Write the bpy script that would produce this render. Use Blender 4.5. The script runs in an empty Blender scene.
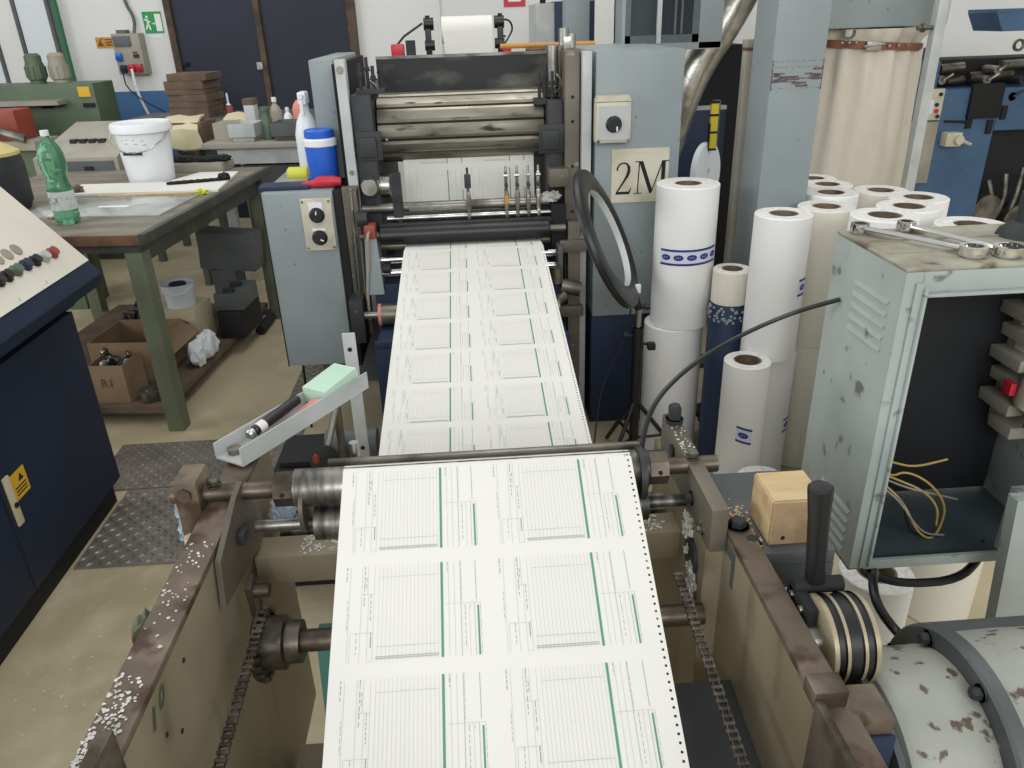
import bpy, bmesh, math, random
from math import sin, cos, pi, radians, sqrt
from mathutils import Vector, Matrix, noise as mnoise
random.seed(7)
sc = bpy.context.scene
COL = sc.collection

# ------------------------------------------------------------------ materials
def lin(h):
    h = h.lstrip('#'); o = []
    for i in (0, 2, 4):
        c = int(h[i:i+2], 16) / 255
        o.append(c / 12.92 if c <= .04045 else ((c + .055) / 1.055) ** 2.4)
    return (*o, 1)
MATS = {}
def mat(name, col, rough=.5, metal=0, col2=None, scale=8, amt=(.4, .6), detail=6, bump=0, bscale=60, spec=None,
        trans=0, ior=1.45, emit=None, estr=0, stretch=None, rough2=None, col3=None, scale3=25, amt3=(.62, .68)):
    """Procedural principled material: base colour, a noise-masked second colour (dirt, rust), a third for chips."""
    if name in MATS: return MATS[name]
    m = bpy.data.materials.new(name); m.use_nodes = True
    nt = m.node_tree; b = nt.nodes['Principled BSDF']
    b.inputs['Base Color'].default_value = lin(col); b.inputs['Roughness'].default_value = rough
    b.inputs['Metallic'].default_value = metal
    if spec is not None: b.inputs['Specular IOR Level'].default_value = spec
    if trans: b.inputs['Transmission Weight'].default_value = trans; b.inputs['IOR'].default_value = ior
    if emit: b.inputs['Emission Color'].default_value = lin(emit); b.inputs['Emission Strength'].default_value = estr
    tc = nt.nodes.new('ShaderNodeTexCoord'); src = tc.outputs['Object']
    if stretch:
        mp = nt.nodes.new('ShaderNodeMapping'); mp.inputs['Scale'].default_value = stretch
        nt.links.new(src, mp.inputs['Vector']); src = mp.outputs['Vector']
    def mask(sc_, a, d):
        n = nt.nodes.new('ShaderNodeTexNoise'); n.inputs['Scale'].default_value = sc_; n.inputs['Detail'].default_value = d
        nt.links.new(src, n.inputs['Vector'])
        r = nt.nodes.new('ShaderNodeMapRange'); r.inputs['From Min'].default_value = a[0]; r.inputs['From Max'].default_value = a[1]
        nt.links.new(n.outputs['Fac'], r.inputs['Value']); return r.outputs['Result']
    if col2:
        k = mask(scale, amt, detail)
        mx = nt.nodes.new('ShaderNodeMix'); mx.data_type = 'RGBA'
        mx.inputs[6].default_value = lin(col); mx.inputs[7].default_value = lin(col2)
        nt.links.new(k, mx.inputs[0]); out = mx.outputs[2]
        if col3:
            k3 = mask(scale3, amt3, 5)
            m3 = nt.nodes.new('ShaderNodeMix'); m3.data_type = 'RGBA'
            nt.links.new(out, m3.inputs[6]); m3.inputs[7].default_value = lin(col3)
            nt.links.new(k3, m3.inputs[0]); out = m3.outputs[2]
        nt.links.new(out, b.inputs['Base Color'])
        if rough2 is not None:
            rr = nt.nodes.new('ShaderNodeMapRange'); rr.inputs['To Min'].default_value = rough; rr.inputs['To Max'].default_value = rough2
            nt.links.new(k, rr.inputs['Value']); nt.links.new(rr.outputs['Result'], b.inputs['Roughness'])
    if bump:
        n = nt.nodes.new('ShaderNodeTexNoise'); n.inputs['Scale'].default_value = bscale; n.inputs['Detail'].default_value = 4
        nt.links.new(src, n.inputs['Vector'])
        bp = nt.nodes.new('ShaderNodeBump'); bp.inputs['Strength'].default_value = bump; bp.inputs['Distance'].default_value = .01
        nt.links.new(n.outputs['Fac'], bp.inputs['Height']); nt.links.new(bp.outputs['Normal'], b.inputs['Normal'])
    MATS[name] = m
    return m
mFloor = mat('concrete_floor', '#beb192', .55, 0, '#a39677', 1.3, (.35, .7), 9, .06, 30, col3='#cbc0a4', scale3=5, amt3=(.5, .75))
mWall = mat('wall_paint_white', '#e6e7e4', .8, 0, '#d8d9d6', .9, (.4, .8))
mDado = mat('wall_paint_blue', '#44719f', .7, 0, '#3d668f', 2, (.4, .7))
mDoor = mat('door_dark_blue', '#23283a', .6, 0, '#1b2030', 1.5, (.4, .7))
mRust = mat('brown_frame_paint', '#5e4a3a', .7, 0, '#42352b', 9, (.4, .6))
mGrey = mat('machine_grey_paint', '#929c9e', .42, 0, '#869092', 3, (.35, .7), col3='#636d70', scale3=38, amt3=(.7, .73))
mGreyD = mat('machine_grey_dark', '#5f6566', .5, 0, '#4d5152', 4, (.35, .65))
mGreyL = mat('light_grey_paint', '#bcc0be', .42, 0, '#a3a8a8', 6, (.4, .7))
mNavy = mat('navy_paint', '#2d3a54', .5, 0, '#263249', 2.5, (.35, .7), spec=.3)
mConsole = mat('console_navy', '#222e44', .55, 0, '#1b2538', 2, (.35, .7), spec=.25, col3='#4f5c70', scale3=30, amt3=(.74, .77))
mCast = mat('dark_casting', '#37393c', .55, .2, '#2a2c2e', 7, (.35, .65))
mBlack = mat('black_plastic', '#161719', .4)
mBlackM = mat('matt_black', '#101114', .75)
mSteel = mat('bright_steel', '#bfc0bc', .25, 1, '#8c8a82', 12, (.4, .7), rough2=.45)
mSteelW = mat('worn_steel', '#8f8c83', .38, .9, '#5c5850', 10, (.4, .65), rough2=.6)
mChrome = mat('chrome', '#dedede', .12, 1)
mDrum = mat('plate_drum_metal', '#9c9889', .36, .8, '#68655a', 5, (.42, .66), 8, rough2=.55, stretch=(.6, 3, 3), col3='#3f3d37', scale3=14, amt3=(.60, .70))
mDrumGap = mat('drum_gap', '#1a1a17', .7)
mSmear = mat('black_guard_smeared', '#1d1f20', .5, .1, '#6a685f', 3.5, (.45, .68), 8, stretch=(1.2, 1, 3))
mPaleYel = mat('pale_yellow_card', '#cdbd7c', .7)
mPipe = mat('green_pipe_paint', '#2f6a48', .5)
mEdge = mat('dark_olive_steel', '#474b45', .5, .2, '#5a5c53', 9, (.45, .7))
mPaper = mat('paper_white', '#e4e3dc', .75, 0, '#dfded7', 2, (.4, .7))
mInk = mat('grey_ink', '#b4b8b3', .8)
mInkD = mat('dark_green_ink', '#8fa096', .8)
mInkG = mat('green_ink', '#5c9677', .75)
mRoll = mat('roll_paper', '#eeeeec', .55, 0, '#e6e6e4', 3, (.4, .7))
mRollC = mat('roll_paper_cream', '#e4e0d2', .6, 0, '#dad6c8', 3, (.4, .7))
mRollEnd = mat('roll_end', '#e3e2de', .8, 0, '#d2d0ca', 60, (.4, .6))
mCore = mat('cardboard_core', '#7b6a57', .85, 0, '#5f5142', 20, (.4, .6))
mLabelB = mat('label_blue', '#1f2f7a', .5)
mLabelW = mat('label_film', '#d8dcea', .35)
mFrameTop = mat('rusty_flange', '#66594d', .55, .3, '#8d7f6a', 9, (.5, .7), 8, .15, 40, col3='#49362a', scale3=16, amt3=(.52, .64))
mFramePlate = mat('olive_steel_plate', '#a0967f', .45, .2, '#766b53', 2.2, (.36, .66), 8, stretch=(1, 1.2, .45), col3='#5f5440', scale3=9, amt3=(.62, .8))
mFramePlateD = mat('grey_olive_plate', '#716a5e', .5, .3, '#565046', 5, (.35, .7), 8, col3='#9a9383', scale3=22, amt3=(.64, .72))
mShaft = mat('brown_shaft_steel', '#756b60', .38, .8, '#443c34', 12, (.4, .65), rough2=.6)
mRollerSt = mat('worn_roller', '#98968f', .35, .85, '#4a4944', 7, (.42, .6), 8, rough2=.5, stretch=(4, 1, 1))
mChain = mat('chain_steel', '#6e675e', .4, .85, '#4a443d', 30, (.4, .6))
mBenchTop = mat('worn_wood_top', '#8a8276', .65, 0, '#6b6457', 4, (.35, .7), 9, .06, 40, stretch=(1, 3, 1))
mBenchEdge = mat('raw_wood_edge', '#7b5a46', .8, 0, '#5d4536', 10, (.4, .6))
mGreenP = mat('green_steel_paint', '#69705a', .5, 0, '#59604a', 5, (.4, .7), col3='#8b8a70', scale3=20, amt3=(.66, .74))
mGreenD = mat('green_machine_paint', '#5a6c55', .5, 0, '#4c5c48', 3, (.4, .7))
mRed = mat('red_paint', '#9a4535', .5, 0, '#7d3a2d', 6, (.4, .7))
mRedB = mat('bright_red', '#c3283a', .4)
mBeige = mat('beige_enamel', '#a39e90', .5, 0, '#8f8a7c', 4, (.4, .7))
mCream = mat('cream_panel', '#e4dfd0', .5, 0, '#dad4c4', 3, (.4, .7))
mCreamD = mat('cream_switch_plate', '#c9c4b1', .5, 0, '#b3ae9b', 14, (.45, .7))
mWhiteP = mat('white_plastic', '#e8ebee', .38)
mWhiteT = mat('white_translucent', '#dfe5ea', .35)
mGlassy = mat('clear_sheet', '#d6dbd8', .12, 0, '#bcc2be', 5, (.4, .7), trans=.35)
mBottle = mat('green_pet', '#8fd0aa', .06, trans=.8, ior=1.3)
mWater = mat('bottle_label', '#d5d8d6', .5, 0, '#b9c4c0', 30, (.5, .6))
mBlueP = mat('blue_plastic', '#2a66cf', .35)
mBlueMach = mat('blue_machine_paint', '#446587', .5, 0, '#3a5877', 3, (.35, .7), col3='#2b4560', scale3=18, amt3=(.66, .74))
mYel = mat('yellow_plastic', '#d8c22e', .45)
mYelS = mat('yellow_sticker', '#e0b02c', .5)
mYelG = mat('yellow_green_plastic', '#cfd04a', .45)
mCanvas = mat('cream_canvas', '#d2cabc', .9, 0, '#bfb6a4', 4, (.42, .72), 8, .25, 120, stretch=(1, 1, .4), col3='#8f8676', scale3=11, amt3=(.68, .8))
mLeather = mat('brown_strap', '#8b5a43', .6, 0, '#6d4433', 14, (.4, .6))
mGreyWeath = mat('weathered_grey_green', '#b0b9b5', .5, 0, '#9ca6a2', 5, (.35, .68), 8, .04, 40, col3='#6f726b', scale3=20, amt3=(.63, .70))
mWeathTop = mat('weathered_top', '#a8a794', .6, .1, '#7f7868', 7, (.4, .62), 8, .1, 50, col3='#5f4c3c', scale3=13, amt3=(.56, .66))
mIntD = mat('cabinet_interior', '#12171d', .55, 0, '#0d1116', 3, (.4, .7))
mIntG = mat('cabinet_floor', '#4a5759', .5, 0, '#39454a', 4, (.4, .7))
mMotor = mat('chipped_grey_casting', '#a8aba1', .5, .1, '#94978d', 6, (.35, .7), 8, .1, 50, col3='#5e4e44', scale3=34, amt3=(.60, .65))
mMotorD = mat('dark_grey_flange', '#5f6364', .5, .2, '#4c5051', 8, (.35, .7), col3='#9c9c90', scale3=18, amt3=(.68, .72))
mWood = mat('raw_pine', '#d0b88c', .75, 0, '#b39468', 5, (.4, .65), 8, .08, 60, stretch=(1, 4, 6))
mWoodEnd = mat('pine_end_grain', '#a98f6f', .85, 0, '#8b7456', 14, (.4, .6))
mCard = mat('cardboard', '#9c8468', .85, 0, '#8a7256', 5, (.4, .7))
mCardD = mat('old_brown_board', '#6d5b4c', .9, 0, '#594a3d', 8, (.4, .65), 6, .2, 60)
mBuff = mat('buff_cloth', '#cdc5a4', .9, 0, '#bcb390', 6, (.4, .7))
mMint = mat('mint_card', '#b9d8c3', .7)
mPink = mat('salmon_paper', '#dd8f80', .8)
mDiam = mat('tread_plate', '#9a948b', .38, .5, '#7b756d', 6, (.35, .65), rough2=.5)
mSplat = mat('white_scraps', '#d5d3cd', .9, 0, '#b9b6ae', 40, (.45, .6))
mBrown = mat('orange_wood_stick', '#c0893f', .6)
mBlueRag = mat('pale_blue_rag', '#b4c6d2', .9, 0, '#8ba3b8', 22, (.5, .62))
mGraph = mat('dark_granules', '#4d423d', .6, 0, '#8b7c76', 90, (.5, .6), 4, .8, 140)
mSignG = mat('sign_green', '#1f9a52', .5)
mSignW = mat('sign_white', '#f0f2ee', .6)
mSignO = mat('sign_orange', '#d79536', .6, 0, '#a8702a', 40, (.5, .6))
mAgedPaper = mat('aged_label', '#d0cbb8', .7, 0, '#bcb59c', 9, (.45, .7))
mTape = mat('wire_yellow', '#b59a55', .5)
mGreyWire = mat('wire_grey', '#8d8a85', .5)
mGlassD = mat('dark_glazing', '#3a4144', .1, 0, '#333a3d', 2, (.4, .7))
mDuct = mat('foil_duct', '#c4c1b8', .28, .75, '#9a968d', 8, (.4, .6), bump=.3, bscale=20)
mTeal = mat('teal_paint', '#5f9a92', .5)
mPet = mat('bubble_wrap', '#b9c2cf', .15, trans=.4)

# ------------------------------------------------------------------ geometry helpers
A0 = radians(5.8)
IDT = Matrix.Identity(4)
HALL = Matrix.Rotation(-A0, 4, 'Z')        # the hall and its benches stand about six degrees off the press line
class CTX: T = IDT
class M:
    """collects shapes for ONE mesh"""
    def __init__(s): s.bm = bmesh.new(); s.T = CTX.T.copy()
    def _v(s, p): return s.bm.verts.new(s.T @ Vector(p))
    def face(s, pts, mi=0):
        f = s.bm.faces.new([s._v(p) for p in pts]); f.material_index = mi; return f
    def box(s, x0, x1, y0, y1, z0, z1, mi=0, bev=0, rot=None, top=None):
        """axis box; rot = Matrix about its centre; top = (dx,dy) inset of the upper face"""
        c = Vector(((x0+x1)/2, (y0+y1)/2, (z0+z1)/2)); vs = []
        t = top or (0, 0)
        for z in (0, 1):
            for (x, y) in ((0, 0), (1, 0), (1, 1), (0, 1)):
                p = Vector(((x0, x1)[x] + (t[0] if z else 0) * (1-2*x), (y0, y1)[y] + (t[1] if z else 0) * (1-2*y), (z0, z1)[z]))
                if rot is not None: p = c + rot.to_3x3() @ (p - c)
                vs.append(s._v(p))
        fs = []
        for q in ((0, 3, 2, 1), (4, 5, 6, 7), (0, 1, 5, 4), (1, 2, 6, 5), (2, 3, 7, 6), (3, 0, 4, 7)):
            f = s.bm.faces.new([vs[i] for i in q]); f.material_index = mi; fs.append(f)
        if bev:
            es = list({e for f in fs for e in f.edges})
            r = bmesh.ops.bevel(s.bm, geom=es, offset=bev, segments=2, profile=.6, affect='EDGES', clamp_overlap=True)
            for f in r['faces']: f.material_index = mi
        return s
    def hexa(s, p, mi=0):
        """p: 4 bottom points then 4 top points, both counter-clockwise"""
        v = [s._v(q) for q in p]
        for q in ((0, 3, 2, 1), (4, 5, 6, 7), (0, 1, 5, 4), (1, 2, 6, 5), (2, 3, 7, 6), (3, 0, 4, 7)):
            f = s.bm.faces.new([v[i] for i in q]); f.material_index = mi
        return s
    def prism(s, pts, ext, mi=0, mie=None):
        """closed polygon of 3D points extruded along vector ext"""
        e = Vector(ext); a = [s._v(p) for p in pts]; b = [s._v(Vector(p) + e) for p in pts]; n = len(pts)
        f = s.bm.faces.new(a[::-1]); f.material_index = mi if mie is None else mie
        f = s.bm.faces.new(b); f.material_index = mi if mie is None else mie
        for i in range(n):
            f = s.bm.faces.new((a[i], a[(i+1) % n], b[(i+1) % n], b[i])); f.material_index = mi
        return s
    def lathe(s, prof, o=(0, 0, 0), ax=(0, 0, 1), n=28, mi=0, mis=None, close=False):
        """prof: (radius, height) rows along the axis from o"""
        ax = Vector(ax).normalized(); o = Vector(o)
        t = Vector((1, 0, 0)) if abs(ax.x) < .9 else Vector((0, 1, 0))
        u = ax.cross(t).normalized(); w = ax.cross(u)
        rows = []
        for (r, h) in prof:
            if r < 1e-6: rows.append([s._v(o + ax*h)])
            else: rows.append([s._v(o + ax*h + (u*cos(2*pi*i/n) + w*sin(2*pi*i/n))*r) for i in range(n)])
        if close: rows.append(rows[0])
        for k in range(len(rows)-1):
            a, b = rows[k], rows[k+1]; m_ = mis[k] if mis else mi
            for i in range(n):
                j = (i+1) % n
                if len(a) == 1 and len(b) == 1: continue
                if len(a) == 1: f = s.bm.faces.new((a[0], b[j], b[i]))
                elif len(b) == 1: f = s.bm.faces.new((a[i], a[j], b[0]))
                else: f = s.bm.faces.new((a[i], a[j], b[j], b[i]))
                f.material_index = m_
        return s
    def cyl(s, p0, p1, r, r1=None, n=20, mi=0, bev=0):
        p0 = Vector(p0); p1 = Vector(p1); L = (p1-p0).length; r1 = r if r1 is None else r1
        if bev: pr = [(0, 0), (r-bev, 0), (r, bev), (r1, L-bev), (r1-bev, L), (0, L)]
        else: pr = [(0, 0), (r, 0), (r1, L), (0, L)]
        return s.lathe(pr, p0, p1-p0, n, mi)
    def tube(s, pts, r, n=8, mi=0, smooth=0, closed=False):
        P = [Vector(p) for p in pts]
        for _ in range(smooth):
            Q = [P[0]]
            for i in range(len(P)-1):
                Q += [P[i]*.75 + P[i+1]*.25, P[i]*.25 + P[i+1]*.75]
            P = Q + [P[-1]]
        rs = r if isinstance(r, (list, tuple)) else [r]*len(P)
        rows = []; up = None
        for i, p in enumerate(P):
            d = (P[min(i+1, len(P)-1)] - P[max(i-1, 0)]).normalized()
            if up is None: up = d.orthogonal().normalized()
            up = (up - d*up.dot(d)).normalized(); w = d.cross(up)
            rows.append([s._v(p + (up*cos(2*pi*k/n) + w*sin(2*pi*k/n))*rs[min(i, len(rs)-1)]) for k in range(n)])
        for a, b in zip(rows, rows[1:]):
            for k in range(n):
                f = s.bm.faces.new((a[k], a[(k+1) % n], b[(k+1) % n], b[k])); f.material_index = mi
        for rw, fl in ((rows[0], True), (rows[-1], False)):
            f = s.bm.faces.new(rw[::-1] if fl else rw); f.material_index = mi
        return s
    def hexbolt(s, p, ax, r=.012, h=.01, mi=0):
        s.lathe([(0, 0), (r*1.35, 0), (r*1.35, h*.2), (r*1.35, h*.25)], p, ax, 16, mi)
        return s.lathe([(r, h*.25), (r, h), (r*.8, h*1.15), (0, h*1.15)], p, ax, 6, mi)
    def blob(s, c, r, mi=0, n=10, rough=.35, seed=0):
        """crumpled lump: jittered icosphere-like ball; r = (rx,ry,rz)"""
        rnd = random.Random(seed); c = Vector(c)
        b = bmesh.ops.create_icosphere(s.bm, subdivisions=3, radius=1)
        for v in b['verts']:
            d = v.co.normalized(); k = 1 + rough*1.3*mnoise.noise(d*2.3 + Vector((seed*1.7, seed*.9, 3))) + rough*.25*(rnd.random()-.5)
            v.co = s.T @ (c + Vector((d.x*r[0]*k, d.y*r[1]*k, max(d.z*k, -.85)*r[2])))
            for f in v.link_faces: f.material_index = mi
        return s
ORG = {}
def link(o, parent=None):
    COL.objects.link(o)
    if parent is not None: o.parent = parent
def tag(o, label=None, cat=None, group=None, kind=None):
    if label: o['label'] = label
    if cat: o['category'] = cat
    if group: o['group'] = group
    if kind: o['kind'] = kind
    return o
def thing(name, label, cat, loc, group=None):
    o = bpy.data.objects.new(name, None); o.empty_display_size = .05
    w = CTX.T @ Vector(loc); o.location = w; ORG[o] = w; link(o)
    return tag(o, label, cat, group)
def obj(name, m, mats, parent=None, smooth=35, label=None):
    if not isinstance(mats, (list, tuple)): mats = [mats]
    bm = m.bm
    bmesh.ops.recalc_face_normals(bm, faces=bm.faces)
    if parent is None:
        xs = [v.co for v in bm.verts]
        lo = Vector([min(p[i] for p in xs) for i in range(3)]); hi = Vector([max(p[i] for p in xs) for i in range(3)])
        org = Vector(((lo.x+hi.x)/2, (lo.y+hi.y)/2, lo.z))
    else: org = ORG[parent]
    for v in bm.verts: v.co -= org
    me = bpy.data.meshes.new(name); bm.to_mesh(me); bm.free()
    for q in mats: me.materials.append(q)
    if smooth:
        for p in me.polygons: p.use_smooth = True
        me.set_sharp_from_angle(angle=radians(smooth))
    o = bpy.data.objects.new(name, me)
    if parent is None: o.location = org
    ORG[o] = org; link(o, parent)
    if label: o['label'] = label
    return o
def dup(root, loc, label=None, rz=None):
    r = root.copy(); COL.objects.link(r); r.location = loc
    if rz is not None: r.rotation_euler.z = rz
    if label: r['label'] = label
    for ch in list(root.children):
        c = ch.copy(); COL.objects.link(c); c.parent = r
        for g in list(ch.children):
            d = g.copy(); COL.objects.link(d); d.parent = c
    return r
def struct(name, m, mats, smooth=0): return tag(obj(name, m, mats, None, smooth), kind='structure')

def text_mesh(m, s, size, origin, ux, uy, mi=0, depth=.0008):
    """plain block lettering from Blender's built-in font, laid on the plane (ux, uy)"""
    cu = bpy.data.curves.new('t', 'FONT'); cu.body = s; cu.size = size; cu.align_x = 'CENTER'; cu.align_y = 'CENTER'
    o = bpy.data.objects.new('t', cu); me = o.to_mesh()
    ux = Vector(ux); uy = Vector(uy); nn = ux.cross(uy); O = Vector(origin)
    vs = [m._v(O + ux*v.co.x + uy*v.co.y + nn*depth) for v in me.vertices]
    for p in me.polygons:
        try: f = m.bm.faces.new([vs[i] for i in p.vertices]); f.material_index = mi
        except ValueError: pass
    o.to_mesh_clear(); bpy.data.objects.remove(o); bpy.data.curves.remove(cu)

# ------------------------------------------------------------------ camera
cam = bpy.data.cameras.new('camera'); co = bpy.data.objects.new('camera', cam); COL.objects.link(co)
cam.sensor_width = 36; cam.lens = 769/1024*36; cam.clip_start = .05; cam.clip_end = 100
def cv(px, py): return Vector((px-512, -(py-384), -769)).normalized()
fy, dn = cv(545, 17), cv(566, 2000)          # vanishing points of the hall's depth and of its verticals
up = -dn; up = (up - fy*up.dot(fy)).normalized(); rx = fy.cross(up)
Rm = HALL.to_3x3() @ Matrix((rx, fy, up))
co.matrix_world = Matrix.Translation((0, 0, 1.7)) @ Rm.to_4x4()
sc.camera = co

# ================================================================== SETTING
CTX.T = HALL
m = M(); m.box(-7, 7, -7.5, 7.6, -.1, 0); struct('floor', m, mFloor)
WY = 7.5
m = M(); m.box(-7, 7, WY, WY+.2, 0, 4.2); struct('wall_back', m, mWall)
m = M(); m.box(-7, -3.45, WY-.006, WY, .0, 1.19); struct('trim_1', m, mDado)
m = M(); m.box(-7.2, -7, -7.5, WY, 0, 4.2); struct('wall_left', m, mWall)
m = M(); m.box(7, 7.2, -7.5, WY, 0, 4.2); struct('wall_right', m, mWall)
# big dark sliding door with brown frame strips
m = M(); m.box(-3.30, -1.74, WY-.05, WY-.01, 0, 2.9)
d1 = struct('door_1', m, mDoor)
for (a, b) in ((-3.36, -3.30), (-1.74, -1.67), (-2.56, -2.51)):
    m = M(); m.box(a, b, WY-.08, WY-.01, 0, 2.95); obj('door_frame', m, mRust, d1, 0)
m = M(); m.box(-2.60, -2.55, WY-.10, WY-.075, 1.35, 1.41); obj('latch', m, mSteel, d1, 0)
m = M(); m.box(-3.30, -3.24, WY-.09, WY-.05, 1.40, 1.425); obj('hinge', m, mBlackM, d1, 0)
# tall translucent panels at the far left, with the green down pipe
m = M()
for i, (a, b) in enumerate(((-5.6, -5.0), (-4.96, -4.76), (-4.72, -4.45))):
    m.box(a, b, WY-.03, WY-.008, .3, 3.2, i % 2)
w1 = struct('window_1', m, [mWhiteT, mWall])
m = M()
for x in (-4.98, -4.74, -4.43): m.box(x-.015, x+.015, WY-.045, WY-.006, .3, 3.2)
obj('window_frame', m, mGreyD, w1, 0)
m = M(); m.tube([(-4.33, WY-.09, 0), (-4.33, WY-.09, 3.4)], .028, 14)
tag(obj('drain_pipe', m, mPipe), 'dark green vertical pipe on the white wall at far left', 'pipe')
m = M(); m.tube([(-4.2, WY-.03, 1.98), (-3.45, WY-.03, 1.96)], .008, 6); m.box(-4.0, -3.97, WY-.04, WY, 1.95, 2.0); m.box(-3.6, -3.57, WY-.04, WY, 1.94, 1.99)
CW = WY  # wall face
# emergency exit sign
EX = Matrix.Translation((.01, 0, -.045)); CTX.T = HALL @ EX
t = thing('exit_sign', 'green emergency exit sign with running figure on the white wall', 'sign', (-3.55, CW, 1.55))
def wallsign(x0, x1, z0, z1, th=.008): m = M(); m.box(x0, x1, CW-th, CW, z0, z1); return m
obj('panel', wallsign(-3.61, -3.44, 1.72, 1.895), mSignG, t)
m = M(); y = CW-.0095
m.box(-3.50, -3.445, y, CW-.007, 1.735, 1.875)                                   # white doorway
m.box(-3.535, -3.515, y, CW-.007, 1.795, 1.80); m.face([(-3.515, y, 1.812), (-3.515, y, 1.783), (-3.503, y, 1.7975)])
for q in (((-3.60, 1.75), (-3.588, 1.75), (-3.565, 1.80), (-3.577, 1.805)), ((-3.56, 1.745), (-3.548, 1.748), (-3.562, 1.80), (-3.577, 1.80)),
          ((-3.60, 1.83), (-3.595, 1.84), (-3.545, 1.815), (-3.55, 1.805)), ((-3.58, 1.835), (-3.565, 1.84), (-3.558, 1.79), (-3.578, 1.79))):
    m.face([(a, y, b) for a, b in q])
m.lathe([(.011, 0), (0, .0)], (-3.572, y, 1.853), (0, -1, 0), 12)
obj('pictogram', m, mSignW, t)
m = wallsign(-3.59, -3.45, 1.675, 1.71, .004); obj('caption_strip', m, mWhiteT, t)
CTX.T = HALL
# yellow-orange warning plate beside the power box
t = thing('warning_plate', 'orange warning plate left of the power box on wall', 'sign', (-4.0, CW, 1.45))
obj('plate', wallsign(-4.08, -3.9, 1.565, 1.655, .006), mSignO, t)
m = M(); y = CW-.0072
m.face([(-4.07, y, 1.58), (-4.01, y, 1.58), (-4.04, y, 1.64)])
for k in range(3): m.box(-3.995, -3.915, y, CW-.005, 1.585+k*.022, 1.595+k*.022)
obj('markings', m, mCardD, t)
# power socket box
t = thing('socket_box', 'grey wall power box with red and blue sockets', 'power box', (-3.75, CW, 1.3))
m = M(); m.box(-3.87, -3.62, CW-.12, CW, 1.34, 1.68, 0, .008); obj('housing', m, mBeige, t)
m = M(); m.box(-3.855, -3.70, CW-.135, CW-.118, 1.575, 1.66, 0, .004); obj('breaker_window', m, mGreyD, t)
for (x, z, mm, nm) in ((-3.83, 1.49, mBlueP, 'blue_socket'), (-3.81, 1.39, mNavy, 'blue_socket'), (-3.735, 1.395, mRedB, 'red_socket'), (-3.665, 1.395, mRedB, 'red_socket')):
    m = M(); m.box(x-.027, x+.027, CW-.15, CW-.118, z-.033, z+.033, 0, .006); m.cyl((x, CW-.145, z-.005), (x, CW-.17, z-.012), .02)
    obj(nm, m, mm, t)
m = M(); m.box(-3.70, -3.65, CW-.13, CW-.118, 1.48, 1.51); m.box(-3.70, -3.66, CW-.13, CW-.118, 1.52, 1.53); obj('switch', m, mBlack, t)
m = M(); m.tube([(-3.72, CW-.02, 2.3), (-3.73, CW-.03, 1.95), (-3.66, CW-.03, 1.8), (-3.68, CW-.06, 1.68)], .014, 8, 0, 2); m.box(-3.83, -3.74, CW-.09, CW-.02, 1.68, 1.71)
obj('conduit', m, mGreyD, t)
m = M(); m.tube([(-3.72, CW-.17, 1.39), (-3.71, CW-.19, 1.2), (-3.66, CW-.1, .9), (-3.6, CW-.1, .5)], .012, 6, 0, 2); obj('supply_cable', m, mWhiteP, t)
m = M(); m.tube([(-3.81, CW-.17, 1.37), (-3.79, CW-.2, 1.2), (-3.4, CW-.15, .95), (-3.1, CW-.2, .8)], .006, 6, 0, 2); obj('thin_cable', m, mBlack, t)
# red fire sign
t = thing('fire_sign', 'small red and white fire sign high on the back wall', 'sign', (-.26, CW, 1.8))
obj('panel', wallsign(-.36, -.17, 1.79, 1.97), mRedB, t)
m = M(); m.box(-.32, -.21, CW-.0095, CW-.006, 1.83, 1.91); m.box(-.35, -.18, CW-.0095, CW-.006, 1.93, 1.945); obj('pictogram', m, mSignW, t)
# white columns and wall pipes behind the press
m = M(); m.box(.36, .58, 6.2, 6.4, 0, 4.0, 0, .01); tag(obj('wall_column', m, mWall), 'white column rising behind the press, left of glazed box', 'column')
m = M(); m.tube([(.30, 6.22, .0), (.30, 6.22, 4.0)], .02, 8); tag(obj('wall_conduit', m, mGreyD), 'thin dark grey conduit running up beside white column', 'pipe')
m = M(); m.tube([(-.93, WY-.02, 0), (-.93, WY-.02, 3.6)], .012, 8); tag(obj('wall_conduit', m, mWall), 'thin white conduit up the back wall behind paper stand', 'pipe')

# ================================================================== FAR LEFT: green machine, motors, red block, control box
t = thing('green_machine', 'long green machine bed against the left wall', 'machine', (-3.7, 6.2, 0))
m = M(); m.box(-5.2, -3.37, 6.0, 6.3, .78, 1.36, 0, .01); obj('body', m, mGreenD, t)
m = M(); m.box(-5.2, -3.42, 6.05, 6.28, 0, .78); obj('base', m, mGreyD, t)
m = M(); m.box(-3.49, -3.40, 5.992, 6.0, 1.265, 1.335); obj('sticker', m, mYelS, t)
for x in (-3.75, -3.425): m = M(); m.box(x-.05, x+.04, 5.99, 6.0, 1.19, 1.22); obj('vent_slot', m, mBlackM, t)
m = M(); m.box(-5.2, -3.6, 5.88, 6.0, 1.22, 1.25); obj('ledge', m, mBeige, t)
for (x, yy, mm, lb) in ((-3.86, 6.14, mGreenD, 'dark'), (-3.68, 6.14, mBeige, 'pale')):
    u = M(); u.lathe([(0, 0), (.055, 0), (.055, .02), (.065, .03), (.065, .13), (.058, .15), (.058, .19), (.04, .21), (0, .21)], (x, yy, 1.36), (0, 0, 1), 20)
    for k in range(10): a = k*pi/5; u.box(x+.067*cos(a)-.005, x+.067*cos(a)+.005, yy+.067*sin(a)-.005, yy+.067*sin(a)+.005, 1.40, 1.48)
    obj('motor', u, mm, t, label=lb+' grey upright motor')
t = thing('red_press_block', 'red steel block with grey lever in front of green machine', 'machine', (-3.7, 5.5, 0))
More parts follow.
